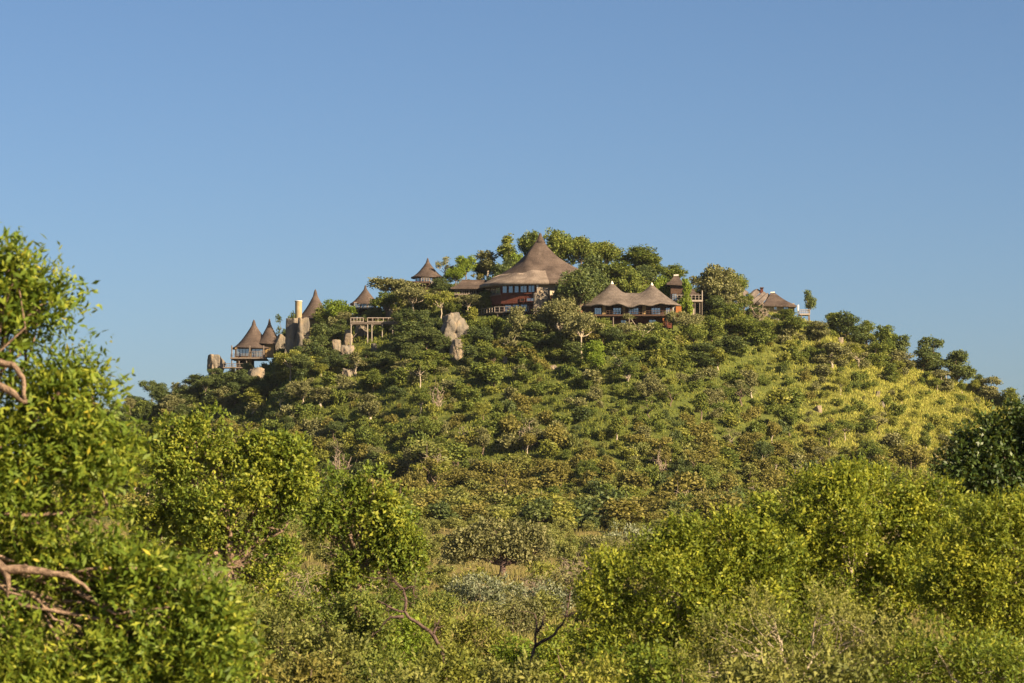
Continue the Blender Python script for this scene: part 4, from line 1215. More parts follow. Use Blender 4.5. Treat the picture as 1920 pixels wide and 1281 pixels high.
for hi, (px, yt, yb, w, kind, lf, wh) in enumerate(HERO):
    if kind == 'round' and (wh in ('es', 'wf') or (hi % 2 and wh != 'su')): kind = 'bushy'
    if wh == 'es' and kind == 'umbrella': kind = 'bushy'
    d = hill_d(px, yb, 330)
    p = at(px, yb, d); x = p[0]
    z = float(terrain(x, d)) - 0.1
    top = at(px, yt, d)[2]
    s_ = d / F
    h = max(top - z, 2.0)
    wm = w * s_ * 1.12
    bark = 'bark_light' if lf in (HG, HX) else 'bark'
    if wh == 'lone': lab, grp = 'lone upright tree silhouetted beside the ridge house balcony', None
    else:
        rel = {'su': 'beside or behind', 'bl': 'in front of', 'cl': 'among rocks near', 'wl': 'downhill of', 'es': 'on grass by', 'wf': 'on shaded ground by'}[wh]
        lab = f'{"big" if h > 6 else "small"} {KDESC[kind]} {DESC[lf]} tree {rel} {land(px)}'; grp = f'{DESC[lf]} trees {WH[wh]}'
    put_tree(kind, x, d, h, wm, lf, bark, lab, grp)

# scattered scrub ---------------------------------------------------------------------------
def blocked(px, py, hpx, wpx, d):
    for (x0, y0, x1, y1, D) in PROTECT:
        if d < D + 1.0 and px + wpx / 2 > x0 and px - wpx / 2 < x1 and py - hpx < y1 and py > y0: return True
    return False
cells = {}
spots = []
for _ in range(26000):
    px_ = rng.uniform(60, 2010); d = rng.uniform(345, 522)
    x = (px_ - 960) / F * d
    foot = RIDGE_Y - (float(np.interp(x, RX, RZ)) - 0) / math.tan(math.radians(20.2))
    if d < foot - 45: continue
    z = float(terrain(x, d))
    px, py = to_px((x, d, z))
    east = np.clip((px - 1480) / 250, 0, 1) * np.clip((900 - py) / 120, 0, 1)
    low = np.clip((py - 790) / 110, 0, 1)
    spacing = 1.65 + 0.4 * low + 0.95 * (1 - low) * rng.random() + 0.25 * east
    if py < 700: spacing *= 0.92
    key = (int(x // 4), int(d // 4))
    ok = True
    for i in (-1, 0, 1):
        for j in (-1, 0, 1):
            for (qx, qy) in cells.get((key[0] + i, key[1] + j), ()):
                if (qx - x) ** 2 + (qy - d) ** 2 < spacing * spacing: ok = False; break
            if not ok: break
        if not ok: break
    if not ok: continue
    if any(math.hypot(x - a, d - b_) < r_ + 0.8 for a, b_, r_, _z in PADS): continue
    size = (1.1 + 2.3 * rng.random() ** 1.8) * (0.9 + 0.38 * low) * (1 - 0.32 * east)
    if rng.random() < 0.07: size *= 1.35
    hpx = size * F / d; wpx = hpx * 1.25
    if blocked(px, py, hpx, wpx, d): continue
    cells.setdefault(key, []).append((x, d))
    u = rng.random()
    if low > rng.random() * 0.9 + 0.1: lf = 'leaf_brown' if u < 0.48 else ('leaf_olive' if u < 0.72 else (HX if u < 0.83 else (HY if u < 0.92 else HD)))
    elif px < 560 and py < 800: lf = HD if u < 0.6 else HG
    elif east > 0.3: lf = HY if u < 0.45 else (HX if u < 0.8 else HG)
    else: lf = HY if u < 0.5 else (HG if u < 0.68 else (HX if u < 0.82 else (HD if u < 0.9 else 'leaf_brown')))
    spots.append((x, d, size, lf, px, py, low, east))
small_n = 0
keep = []
for sp in spots:
    x, d, size, lf, px, py, low, east = sp
    if small_n < 95 and 80 < px < 1900 and 690 < py < 960 and rng.random() < 0.085:
        kd = ('sparse', 'tall', 'round', 'round', 'umbrella')[rng.integers(5)]; h = rng.uniform(3.2, 5.2) * (1 - 0.2 * east)
        w = h * (0.6 if kd == 'tall' else 1.05)
        if not blocked(px, py, h * F / d, w * F / d, d):
            l2 = lf if lf != 'leaf_olive' else HG
            dn = {'leaf_brown': 'brownish olive'}.get(l2) or DESC[l2]
            put_tree(kd, x, d, h, w, l2, 'bark_light' if rng.random() < 0.5 else 'bark', f'little {KDESC[kd].split()[0]} {dn} tree {"at the hill foot" if low > 0.5 else "mid slope"} downhill of {land(px)}', 'little trees scattered down the slope')
            small_n += 1
            continue
    keep.append(sp)
spots = keep
SL = {'leaf_brown': ('brownish olive', 'lower'), 'leaf_olive': ('olive', 'lower'), HD: ('dark green', ''), HY: ('green', ''), HG: ('grey green', ''), HX: ('yellow green', '')}
order = sorted(range(len(spots)), key=lambda i: -spots[i][2] / spots[i][1])
single = set([i for i in order if 60 < spots[i][4] < 1900][:275])
stuff = {}
for i, (x, d, size, lf, px, py, low, east) in enumerate(spots):
    zone = 'at the foot of the hill' if low > 0.5 else ('on the yellow grass of the eastern slope' if east > 0.3 else ('on the western slope' if px < 700 else 'on the middle slope'))
    if i in single:
        c = SL[lf][0]
        put_shrub(x, d, size, size * rng.uniform(1.1, 1.5), lf, f'{"wide" if size > 3.2 else "rounded"} bushy {c} shrub {"at the hill foot" if low > 0.5 else "mid slope"} downhill of {land(px)}', f'{c} shrubs {zone}')
    else: stuff.setdefault(lf, []).append((x, d, size))
SNAME = {'leaf_brown': 'dense brownish olive scrub covering the foot of the hill', 'leaf_olive': 'olive scrub mixed through the foot of the hill', HD: 'dark green low scrub between the hillside trees',
         HY: 'green low scrub spread over the hillside', HG: 'grey green low scrub spread over the hillside', HX: 'yellow green low scrub on the grassy slope'}
for lf, L in stuff.items():
    Vs, Fs, Ts = [], [], []; nb = 0
    for (x, d, size) in L:
        _, _, ph, pw, (V, Fq, T) = SHRUBS[rng.integers(len(SHRUBS))]
        k = max(120, int(len(Fq) * (0.45 if size < 2.4 else 0.6)))
        sel = np.sort(rng.choice(len(Fq), min(k, len(Fq)), replace=False))
        v = V.reshape(-1, 4, 3)[sel]
        c = v.mean(1, keepdims=True); v = c + (v - c) * 1.3
        v = v.reshape(-1, 3)
        a = rng.uniform(0, 6.28); ca, sa = math.cos(a), math.sin(a)
        sx = size * rng.uniform(1.1, 1.45) / pw; sz = size / ph
        P = np.stack([(v[:, 0] * ca - v[:, 1] * sa) * sx + x, (v[:, 0] * sa + v[:, 1] * ca) * sx + d, v[:, 2] * sz + float(terrain(x, d)) - 0.1], 1)
        t = T.reshape(-1, 4, 4)[sel].reshape(-1, 4).copy(); t[:, 2] = rng.random()
        Vs.append(P); Ts.append(t); nb += len(P)
    V = np.concatenate(Vs); T = np.concatenate(Ts)
    o = link('scrub', fast_mesh('scrub', V, np.arange(len(V)).reshape(-1, 4), T), M[lf])
    tag(o, SNAME[lf], 'scrub', kind='stuff')
print('scrub spots', len(spots), 'trees', TREE_COUNT, 'shrubs', SHRUB_COUNT)

Vs, Ts = [], []
pc = []
for _ in range(2600):
    px = rng.uniform(250, 1500); d = rng.uniform(135, 405); x = (px - 960) / F * d; z = float(terrain(x, d)); py = to_px((x, d, z))[1]
    if (845 < px < 1030 and d < 262 and d > 200): continue
    if (805 < px < 900 and 1004 < py < 1030) or (1075 < px < 1170 and 1000 < py < 1022) or (790 < px < 860 and 1050 < py < 1085): continue
    if any((x - a) ** 2 + (d - b_) ** 2 < 2.6 ** 2 for a, b_ in pc): continue
    pc.append((x, d)); size = rng.uniform(0.7, 1.9) * (1.0 if d < 300 else 1.2)
    _, _, ph, pw, (V, Fq, T) = SHRUBS[rng.integers(len(SHRUBS))]
    a = rng.uniform(0, 6.28); ca, sa = math.cos(a), math.sin(a); sx = size * rng.uniform(1.1, 1.5) / pw
    Vs.append(np.stack([(V[:, 0] * ca - V[:, 1] * sa) * sx + x, (V[:, 0] * sa + V[:, 1] * ca) * sx + d, V[:, 2] * size / ph + z - 0.1], 1))
    t = T.copy(); t[:, 2] = rng.random(); Ts.append(t)
V = np.concatenate(Vs)
tag(link('scrub', fast_mesh('scrub', V, np.arange(len(V)).reshape(-1, 4), np.concatenate(Ts)), M['leaf_olive']), 'low olive scrub dotted over the flat ground before the hill', 'scrub', kind='stuff')
print('plain scrub', len(pc), len(V) // 2)
# dry leafless bushes on the hill
for (px, py, h, lab) in [(820, 768, 38, 'rounded leafless greyish pink bush on the grassy middle slope'), (640, 905, 56, 'tall pale leafless bush above the crown of the nearer trees'), (812, 905, 46, 'narrow pale dead bush on the lower slope'),
                         (985, 845, 46, 'thin dead bush standing in the middle slope scrub'), (1240, 890, 40, 'spreading dead bush on the lower right slope'), (1030, 985, 40, 'wide greyish leafless bush at the foot of the hill'),
                         (878, 840, 36, 'small dead bush with white twigs on the lower slope'), (1422, 615, 40, 'bare forked dead bush below the ridge house'), (1280, 960, 36, 'low dead bush in the brown scrub'), (1500, 905, 34, 'pale dead bush on the lower eastern slope')]:
    d = hill_d(px, py, 300); p = at(px, py, d)
    o = link('dry_bush', DRY[rng.integers(len(DRY))], None, None, (p[0], d, float(terrain(p[0], d))))
    k = h * d / F / 2.7; o.scale = (k * 1.1, k * 1.1, k); o.rotation_euler = (0, 0, rng.uniform(0, 6))
    tag(o, lab, 'bush')

# grass ---------------------------------------------------------------------------
def grass(n, pxr, dr, accept, h0, h1, mat, label, wid=0.10, blades=5, spread=0.25):
    P = []
    px = rng.uniform(*pxr, n); d = rng.uniform(*dr, n); x = (px - 960) / F * d
    z = terrain(x, d)
    keep = accept(x, d, z)
    x, d, z = x[keep], d[keep], z[keep]
    m = len(x)
    base = np.repeat(np.stack([x, d, z - 0.05], 1), blades, 0)
    base[:, :2] += rng.normal(0, spread, (m * blades, 2))
    a = rng.uniform(0, 6.28, m * blades)
    side = np.stack([np.cos(a), np.sin(a), np.zeros_like(a)], 1)
    hh = rng.uniform(h0, h1, m * blades)[:, None]
    lean = rng.normal(0, 0.3, (m * blades, 3)); lean[:, 2] = 1
    tip = base + lean * hh
    w = wid * rng.uniform(0.6, 1.3, (m * blades, 1))
    mid_ = base + (tip - base) * 0.55
    V = np.stack([base - side * w * 0.4, base + side * w * 0.4, mid_ + side * w * 0.5, tip, mid_ - side * w * 0.5], 1)
    t = np.stack([rng.random(m * blades), np.repeat(rng.random(m), blades), np.zeros(m * blades), np.ones(m * blades)], 1)
    o = link('grass', fast_mesh('grass', V.reshape(-1, 3), np.arange(len(V) * 5).reshape(-1, 5), np.repeat(t, 5, 0)), M[mat])
    tag(o, label, 'grass', kind='stuff')
def hill_px(x, d): return 960 + F * x / d
def on_hill(x, d, z): return (z > np.interp(d, gy, gz) + 2.0)
def free_pad(x, d):
    k = np.ones(len(x), bool)
    for a, b_, r_, _z in PADS: k &= np.hypot(x - a, d - b_) > r_
    return k
grass(42000, (60, 2000), (390, 522), lambda x, d, z: on_hill(x, d, z) & free_pad(x, d) & (hill_px(x, d) < 1480 + rng.normal(0, 120, len(x))), 0.2, 0.6, 'grass_green', 'green grass between the hillside bushes', 0.12, 5, 0.4)
grass(42000, (1380, 2020), (430, 524), lambda x, d, z: on_hill(x, d, z) & (hill_px(x, d) > 1560 + rng.normal(0, 90, len(x))), 0.2, 0.55, 'grass_yellow', 'tall yellow sunlit grass on the eastern slope', 0.11, 5, 0.45)
grass(26000, (0, 1920), (95, 392), lambda x, d, z: rng.random(len(x)) < np.clip(60 / d + 0.4, 0, 1), 0.3, 0.85, 'grass_tan', 'dry tan grass on the flat ground before the hill', 0.05, 5, 0.35)

# ------------------------------------------------------------------ foreground and middle-distance trees
def big_tree(name, label, D, blobs_px, base_px, rc, dens, per, leaf, width, mat, bark='bark', sprig=0.22, per_sprig=5, limbs=40, seed=1, depth=1.0, r_trunk=0.22, fork_py=None, up=0.35, inner=0.25, cat='tree', limb=0.5, extra=None, group=None, void=0.30):
    """blobs_px: (px, py, rx px, ry px[, dy m]); base on the ground under base_px"""
    rg = np.random.default_rng(seed)
    gx = ray(base_px, 900)[0] * D
    base = np.array((gx, D, float(terrain(gx, D)) - 0.1))
    s_ = D / F
    bl = []
    for t in blobs_px:
        c = at(t[0], t[1], D) - base
        dy = t[4] if len(t) > 4 else 0
        bl.append((c[0], dy, c[2], t[2] * s_, (t[2] + t[3]) / 2 * s_ * depth, t[3] * s_))
    V, Fq, T, C = foliage(rg, bl, rc, dens * 1.25, per, leaf, width, sprig, per_sprig, up, 1.0, inner, void=void)
    root = empty(name, base.tolist())
    tag(root, label, cat, group)
    link('crown', fast_mesh('crown', V, Fq, T), M[mat], root)
    fork = np.array((0.0, 0.0, (at(base_px, fork_py, D) - base)[2] if fork_py else 1.2))
    fork[2] = max(fork[2], 0.5)
    mb = MB()
    mb.tube(crooked((0, 0, -0.5), fork, rg, 5, 0.10), np.linspace(r_trunk, r_trunk * 0.75, 6), 9)
    for b_ in bl:
        e = np.array(b_[:3])
        P = crooked(fork, e, rg, 6, 0.22); mb.tube(P, np.linspace(r_trunk * limb, r_trunk * min(0.13, limb * 0.5), 7), 7, False)
        near = np.argsort(np.linalg.norm(C - e, axis=1))[:max(3, limbs // len(bl))]
        for i in near:
            s0 = P[rg.integers(3, 7)]
            Q = crooked(s0, C[i], rg, 3, 0.25); mb.tube(Q, np.linspace(r_trunk * 0.13, r_trunk * 0.035, 4), 4, False)
    mb.build('trunk', M[bark], root, True)
    if extra:
        for pts, r0, r1 in extra:
            P = [at(q[0], q[1], D) - base + np.array((0, q[2], 0)) for q in pts]
            # finer crooked polyline
            PP = [P[0]]
            for a, c in zip(P[:-1], P[1:]):
                PP += list(crooked(a, c, rg, 3, 0.10)[1:])
            MB().tube(PP, np.linspace(r0, r1, len(PP)), 8).build('branch', M['bark_pale'], root, True)
    return root

# the big leafy tree at the western edge
LB = [(-60, 520, 110, 90), (20, 540, 80, 85), (75, 585, 46, 60), (-20, 620, 90, 70), (40, 510, 40, 40, -0.4), (90, 560, 30, 45),
      (-80, 760, 120, 110), (30, 800, 110, 75, 0.5), (110, 760, 78, 75), (148, 705, 30, 55), (175, 760, 30, 55), (60, 880, 130, 90), (180, 870, 72, 75), (215, 840, 32, 50),
      (-40, 960, 140, 110), (90, 985, 130, 80), (195, 960, 55, 75), (30, 1110, 150, 90, 0.6), (170, 1090, 120, 70, 0.3), (270, 1090, 80, 60), (330, 1130, 80, 70), (400, 1170, 55, 70),
      (60, 1220, 160, 90), (220, 1200, 140, 90), (350, 1230, 100, 80), (420, 1240, 45, 60), (120, 1320, 200, 90), (320, 1320, 130, 80)]
big_tree('leafy_tree', 'tall near tree with glossy bright green leaves and pale bent branches', 36.0, LB, -190, 0.33, 1.25, 165, 0.115, 0.040, 'leaf_front', 'bark_pale', 0.24, 6, 140, 11, 0.85, 0.2, 1000, up=0.3, limb=0.16,
         extra=[([(-190, 760, 0), (-60, 735, -0.6), (0, 724, -0.85), (40, 738, -0.95), (74, 760, -1.0)], 0.085, 0.035),
                ([(-190, 720, 0), (-60, 672, -0.6), (10, 683, -0.9), (50, 692, -0.95), (68, 715, -1.0), (74, 762, -1.0)], 0.065, 0.022),
                ([(-190, 980, 0), (-70, 1000, -0.7), (0, 1043, -1.1), (42, 1066, -1.2), (110, 1068, -1.2), (160, 1078, -1.15), (192, 1104, -1.1)], 0.10, 0.018),
                ([(40, 1064, -1.2), (47, 1085, -1.22), (46, 1115, -1.2)], 0.05, 0.015),
                ([(-60, 1080, -0.8), (10, 1093, -1.1), (70, 1112, -1.1)], 0.03, 0.012),
                ([(-60, 860, -0.6), (0, 875, -0.95), (14, 905, -1.0)], 0.04, 0.015)])
# two broad trees in the middle distance
MA = [(340, 815, 46, 40), (390, 815, 50, 40), (330, 870, 60, 60), (405, 870, 60, 55), (300, 930, 60, 60), (480, 850, 60, 50), (530, 865, 50, 50), (560, 900, 36, 50), (510, 920, 80, 70),
      (430, 950, 90, 70, -0.6), (350, 980, 80, 60), (275, 990, 50, 55), (540, 980, 55, 60), (455, 1020, 80, 50), (380, 1040, 60, 45), (530, 1040, 50, 45), (470, 1080, 60, 40)]
big_tree('leafy_tree', 'wide two humped green tree standing left of the middle distance pair', 84.0, MA, 430, 0.50, 0.85, 300, 0.115, 0.062, 'leaf_mid', 'bark_pale', 0.14, 4, 120, 21, 0.9, 0.22, 1060, inner=0.4)
MB_ = [(640, 935, 55, 45), (700, 925, 55, 45), (740, 945, 40, 50), (610, 975, 45, 45), (675, 985, 75, 60), (745, 1000, 42, 55), (780, 1045, 28, 40), (700, 1050, 75, 50), (620, 1040, 50, 50), (765, 1080, 36, 34), (640, 1090, 60, 40)]
big_tree('leafy_tree', 'rounded green tree standing right of the wide two humped one', 86.0, MB_, 670, 0.50, 0.85, 300, 0.115, 0.062, 'leaf_mid', 'bark_pale', 0.14, 4, 90, 22, 0.9, 0.2, 1070, inner=0.4)
# bright thicket on the right
R1 = [(1540, 925, 60, 45), (1600, 915, 60, 45), (1500, 985, 70, 50), (1580, 985, 90, 60, -0.5), (1660, 950, 60, 45), (1720, 950, 50, 45), (1765, 930, 26, 40), (1650, 1020, 90, 60), (1740, 1010, 70, 60), (1560, 1070, 100, 70), (1690, 1100, 110, 70), (1470, 1040, 60, 60), (1600, 1150, 110, 70), (1740, 1090, 80, 70), (1500, 1130, 80, 70), (1780, 1000, 50, 60)]
big_tree('broad_shrub', 'tallest yellow green shrub tree of the near thicket under the dark tree', 66.0, R1, 1600, 0.42, 0.9, 300, 0.098, 0.042, 'leaf_yellow', 'bark_light', 0.20, 5, 90, 31, 0.9, 0.11, 1160, cat='shrub', void=0.12, inner=0.4)
R2 = [(1220, 1035, 60, 45), (1290, 1010, 60, 45), (1370, 1000, 60, 42), (1160, 1085, 70, 50), (1130, 1130, 60, 60), (1250, 1090, 80, 60, -0.4), (1340, 1080, 80, 60), (1430, 1050, 70, 55), (1200, 1160, 100, 70), (1320, 1170, 100, 70), (1420, 1140, 80, 70), (1140, 1220, 70, 60), (1300, 1050, 70, 50), (1390, 1060, 60, 55), (1260, 1230, 100, 70), (1380, 1240, 90, 70)]
big_tree('broad_shrub', 'wide yellow tipped shrub with deep shade at the inner edge of the thicket', 63.0, R2, 1280, 0.42, 0.9, 300, 0.096, 0.042, 'leaf_yellow', 'bark_light', 0.20, 5, 90, 32, 0.9, 0.11, 1190, cat='shrub', void=0.12, inner=0.4)
R3 = [(1830, 985, 70, 50), (1900, 980, 70, 50), (1970, 985, 80, 60), (1800, 1050, 80, 60), (1890, 1060, 100, 70), (1960, 1080, 90, 80), (1850, 1140, 100, 70), (1950, 1170, 110, 80), (1780, 1120, 70, 60), (1880, 1220, 110, 80)]
big_tree('broad_shrub', 'fine leaved yellow green shrub beneath the dark tree', 61.0, R3, 1890, 0.40, 0.9, 320, 0.088, 0.036, 'leaf_yellow', 'bark_light', 0.20, 5, 90, 33, 0.9, 0.11, 1200, cat='shrub', void=0.12, inner=0.4)
R4 = [(1430, 965, 30, 30), (1445, 1000, 36, 36), (1415, 1010, 36, 30)]
big_tree('broad_shrub', 'small dark green shrub tree squeezed behind the yellow thicket', 74.0, R4, 1432, 0.30, 1.4, 80, 0.13, 0.07, 'leaf_mid', 'bark', 0.2, 4, 30, 34, 0.9, 0.12, 1100, cat='shrub')
R5 = [(1360, 1200, 60, 50), (1440, 1170, 70, 55), (1530, 1160, 70, 55), (1610, 1180, 80, 60), (1330, 1260, 70, 55), (1450, 1250, 90, 60), (1570, 1260, 100, 60), (1680, 1230, 70, 60)]
big_tree('feathery_bush', 'pale olive twiggy bush in front of the yellow thicket', 54.0, R5, 1500, 0.26, 1.1, 70, 0.085, 0.024, 'leaf_olive', 'bark_light', 0.30, 7, 160, 35, 0.9, 0.08, 1300, up=0.8, cat='bush')
R6 = [(1760, 1230, 80, 60), (1850, 1260, 80, 60), (1700, 1280, 70, 40), (1930, 1250, 60, 60)]
big_tree('feathery_bush', 'bright green low bush at the foot of the fine leaved shrub', 53.0, R6, 1810, 0.26, 1.3, 75, 0.095, 0.036, 'leaf_mid', 'bark_light', 0.24, 6, 60, 36, 0.9, 0.08, 1310, up=0.6, cat='bush')
# dark tree at the eastern edge
DT = [(1880, 820, 60, 50), (1930, 800, 60, 60), (1830, 850, 50, 50), (1800, 890, 45, 45), (1860, 900, 70, 55), (1940, 890, 70, 70), (1990, 840, 70, 80), (1840, 945, 60, 40), (1920, 950, 80, 50)]
big_tree('shade_tree', 'dense very dark green tree rising behind the yellow thicket', 92.0, DT, 1920, 0.40, 1.3, 95, 0.15, 0.09, 'leaf_dark', 'bark', 0.2, 4, 80, 41, 0.95, 0.25, 1010, void=0.1, inner=0.4)

# spreading tree on the flat ground
ST = [(880, 1010, 36, 22), (930, 1000, 50, 26), (985, 1010, 40, 24), (1015, 1030, 26, 22), (905, 1030, 50, 24), (965, 1035, 46, 22), (855, 1035, 26, 22), (1000, 1050, 26, 16)]
big_tree('acacia_tree', 'grey green umbrella tree with dark forked trunk alone on the tan grass', 222.0, ST, 942, 0.55, 1.3, 60, 0.26, 0.14, 'leaf_hill_gray', 'bark_dead', 0.2, 2, 60, 51, 0.9, 0.30, 1058)

# shrubs of the flat ground: (px, base row, height px, width px, leaves, label)
def plain_shrub(px, yt, wp, D, leafm, label, seed, leaf=0.12, width=0.055, per=60, group=None, up=0.4):
    """a shrub whose top shows at photo row yt, wp pixels wide, standing on the ground at distance D"""
    s_ = D / F
    rg = np.random.default_rng(seed)
    yb = to_px((ray(px, 1200)[0] * D, D, float(terrain(ray(px, 1200)[0] * D, D))))[1]
    hp = yb - yt
    bl = []
    n = max(3, int(wp / 30))
    r0 = wp / n * 0.62
    for i in range(n):
        u = (i + 0.5) / n * 2 - 1
        topy = yt + hp * 0.16 * u * u + rg.uniform(0, 0.12) * hp
        y = topy + r0
        while y < yb - r0 * 0.3:
            r = r0 * rg.uniform(0.75, 1.15)
            bl.append((px + u * wp * 0.42 + rg.normal(0, r0 * 0.2), y, r, r * 0.85, rg.normal(0, r0 * s_ * 0.8)))
            y += r0 * 1.25
        if y > yb - r0 * 0.3 and not bl: bl.append((px, yt + hp / 2, wp / 2, hp / 2))
    k = max(1.0, D / 110)
    return big_tree('shrub', label, D, bl, px, max(0.24, 15 * s_), 1.0, per, leaf * k, width * k, leafm, 'bark', 0.22, 4, 30, seed, 1.0, 0.06, min(yb - 6, yt + hp * 0.7), up, 0.3, 'shrub', group=group, void=0.12)
PS = [
 (500, 1120, 170, 74, 'leaf_olive', 'dusky olive shrub at the right foot of the near leafy tree'), (600, 1150, 150, 70, 'leaf_olive', 'olive green shrub between the dusky shrub and the arching dead branch'),
 (730, 1130, 150, 84, 'leaf_hill_lime', 'green shrub wrapping the arching dead branch'), (805, 1125, 100, 100, 'leaf_hill_yellow', 'bright yellow green shrub behind the arching dead branch'),
 (905, 1150, 130, 98, 'leaf_hill_yellow', 'yellow green shrub between the two dead trees'), (985, 1195, 130, 84, 'leaf_hill_lime', 'low green shrub around the foot of the dark snag'),
 (1065, 1165, 110, 82, 'leaf_mid', 'dark leafy shrub between the snag and the yellow thicket'), (840, 1215, 150, 76, 'leaf_hill', 'low green shrub in front of the yellow green one'),
 (700, 1210, 160, 74, 'leaf_hill', 'low green shrub under the arching dead branch'), (1120, 1225, 100, 60, 'leaf_hill_yellow', 'low yellowish shrub under the edge of the thicket'), (935, 1235, 130, 68, 'leaf_olive', 'knee high olive shrub before the dark snag'),
 (590, 1225, 140, 60, 'leaf_brown', 'brownish low shrub beside the near leafy tree'), (760, 1240, 160, 62, 'leaf_olive', 'knee high olive shrub before the green ones'), (480, 1235, 130, 58, 'leaf_brown', 'brownish dry shrub touching the near leafy tree'),
 (895, 1072, 130, 165, 'leaf_silver', 'pale silvery shrub in the middle of the flat ground'), (1010, 1085, 150, 150, 'leaf_silver', 'broad silvery shrub behind the dark snag'), (1055, 1062, 100, 175, 'leaf_hill_gray', 'grey green shrub right of the silvery ones'),
 (890, 1064, 110, 205, 'leaf_hill_yellow', 'low yellow green shrub before the umbrella tree'), (1080, 1012, 80, 260, 'leaf_hill', 'small green shrub right of the umbrella tree'), (1130, 1000, 90, 250, 'leaf_hill_gray', 'grey shrub close to the yellow thicket'),
  (590, 1078, 130, 108, 'leaf_hill', 'green shrub filling the gap between the middle distance trees'), (700, 1095, 120, 94, 'leaf_hill', 'green shrub left of the arching dead branch'),
 (640, 1085, 160, 92, 'leaf_hill', 'mid green shrub below the rounded tree'), (530, 1085, 140, 92, 'leaf_hill', 'green shrub below the two humped tree'), (420, 1070, 130, 72, 'leaf_olive', 'olive shrub tucked behind the near leafy tree'), (350, 1060, 120, 76, 'leaf_olive', 'olive shrub under the two humped tree'),
 (1180, 985, 90, 270, 'leaf_silver', 'pale shrub peeping over the thicket'), (755, 1085, 80, 120, 'leaf_hill', 'small green shrub under the right side of the rounded tree'), (850, 1046, 70, 240, 'leaf_hill_gray', 'little grey shrub left of the umbrella tree'),
 (1010, 1062, 80, 215, 'leaf_hill_yellow', 'small yellow green shrub by the umbrella tree trunk'), (960, 1110, 110, 130, 'leaf_hill_gray', 'grey shrub in the gap between silvery shrubs'), (830, 1100, 90, 135, 'leaf_hill', 'green shrub left of the silvery shrubs'),
]
PS += [(835, 1200, 110, 64, 'leaf_hill_yellow', 'yellowish shrub hiding the foot of the arching dead branch'), (1000, 1240, 120, 60, 'leaf_olive', 'olive shrub hiding the foot of the dark snag'), (665, 1100, 150, 78, 'leaf_hill', 'green shrub hiding the trunk of the rounded tree'), (430, 1090, 150, 74, 'leaf_hill', 'green shrub hiding the trunk of the two humped tree'),
       (1250, 1205, 170, 57, 'leaf_mid', 'leafy green shrub under the inner edge of the thicket'), (1400, 1225, 150, 50, 'leaf_olive', 'low olive shrub before the twiggy bush'), (1560, 1215, 170, 49, 'leaf_olive', 'spreading olive shrub before the twiggy bush'),
       (1700, 1190, 160, 56, 'leaf_olive', 'olive shrub between the twiggy bush and the fine leaved shrub'), (1870, 1185, 180, 56, 'leaf_mid', 'leafy green shrub under the fine leaved one'), (1170, 1180, 130, 62, 'leaf_mid', 'shaded green shrub at the corner of the thicket'), (1480, 1130, 170, 61, 'leaf_mid', 'green shrub filling the foot of the tallest thicket shrub'), (1650, 1130, 170, 62, 'leaf_mid', 'green shrub in the shade below the tallest thicket shrub')]
for i, (px, yt, wp, D, lf, lab) in enumerate(PS): plain_shrub(px, yt, wp, D, lf, lab, 300 + i)

# dead wood -----------------------------------------------------------------------
def dead_tree(label, D, paths, base_px, seed):
    rg = np.random.default_rng(seed)
    gx = ray(base_px, 1200)[0] * D
    base = np.array((gx, D, float(terrain(gx, D))))
    root = empty('dead_tree', base.tolist()); tag(root, label, 'dead tree')
    s_ = D / F
    for k, (pts, r0, r1) in enumerate(paths):
        P = [at(p[0], p[1], D) - base + np.array((0, p[2] if len(p) > 2 else 0, 0)) for p in pts]
        PP = [P[0]]
        for a, c in zip(P[:-1], P[1:]): PP += list(crooked(a, c, rg, 3, 0.12)[1:])
        MB().tube(PP, np.linspace(r0 * s_, r1 * s_, len(PP)), 8).build('trunk' if k == 0 else 'branch', M['bark_dead'], root, True)
        tb = MB()
        for _ in range(9):
            st_ = PP[rg.integers(len(PP) // 3, len(PP))]; q = st_ + rg.normal(0, 0.22, 3) + (0, 0, 0.12)
            tb.tube(crooked(st_, q, rg, 3, 0.3), [0.011, 0.008, 0.006, 0.003], 4, False)
        tag(tb.build('twigs', M['bark_dead'], root), kind='stuff')
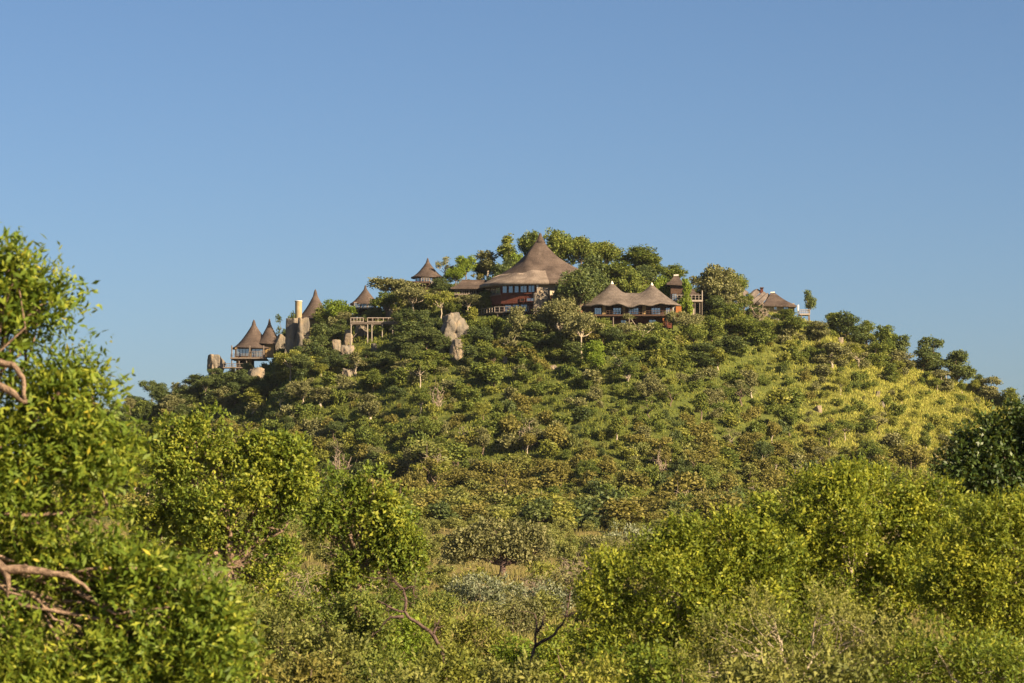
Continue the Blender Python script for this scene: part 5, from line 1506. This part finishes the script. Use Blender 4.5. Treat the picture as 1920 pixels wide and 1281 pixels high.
dead_tree('curving dead branch arching out of the green shrubs', 72.0, [([(846, 1418), (838, 1290), (828, 1215), (806, 1184), (772, 1162), (758, 1146), (760, 1120), (756, 1104), (738, 1090)], 4.6, 1.6), ([(757, 1156), (732, 1157), (717, 1173)], 3.2, 1.2), ([(757, 1147), (735, 1141), (708, 1126)], 2.6, 1.0),
          ([(757, 1105), (772, 1100), (781, 1122)], 2.2, 0.9), ([(812, 1188), (816, 1180), (820, 1174)], 3.0, 1.0), ([(740, 1092), (722, 1085)], 1.5, 0.6)], 838, 1)
dead_tree('dark forked snag with two bare arms beside the thicket', 66.0, [([(994, 1440), (992, 1330), (990, 1270), (996, 1240), (1004, 1208), (1006, 1180), (1003, 1152)], 4.6, 1.3), ([(1004, 1212), (1040, 1190), (1060, 1160), (1068, 1118), (1074, 1092)], 3.2, 0.8), ([(1006, 1186), (1014, 1176), (1020, 1160)], 2.8, 1.0),
          ([(992, 1262), (1004, 1252), (1009, 1232)], 3.2, 1.2), ([(1060, 1160), (1072, 1148)], 1.5, 0.6)], 992, 2)
# grey twig tangles among the middle trees
for (px, py, h, lab, D) in [(620, 1110, 70, 'tangle of grey dry twigs under the rounded tree', 97.0), (395, 1085, 70, 'tangle of grey dry twigs under the two humped tree', 97.0), (520, 1115, 44, 'small dry bush between the middle distance trees', 99.0),
                            (1000, 1135, 56, 'straw coloured dry bush behind the silvery shrubs', 170.0), (910, 1130, 46, 'low straw coloured dry bush left of the silvery shrubs', 172.0), (1075, 1095, 54, 'tall dry twig bush behind the grey shrubs', 190.0)]:
    x = ray(px, py)[0] * D; g = float(terrain(x, D)); top = at(px, py - h, D)[2]
    k = max(top - g, 0.5) / 2.8
    o = link('dry_bush', TANGLE[rng.integers(3)], None, None, (x, D, g)); o.scale = (k * 0.9, k * 0.9, k); o.rotation_euler = (0, 0, rng.uniform(0, 6))
    tag(o, lab, 'bush')

# ------------------------------------------------------------------ thin summer haze over the whole place
hz = MB().box((-7000, -500, -9), (7000, 9500, 75)).build('haze', None)
hz.data.materials.clear()
hm, nt, out = new_mat('thin_haze')
pv = N(nt, 'ShaderNodeVolumePrincipled'); pv.inputs['Color'].default_value = (0.80, 0.88, 1.0, 1); pv.inputs['Density'].default_value = 0.00003; pv.inputs['Anisotropy'].default_value = 0.2
nt.links.new(pv.outputs[0], out.inputs['Volume'])
hz.data.materials.append(hm)
tag(hz, 'thin pale haze hanging over the bush and hill', 'haze', kind='stuff')
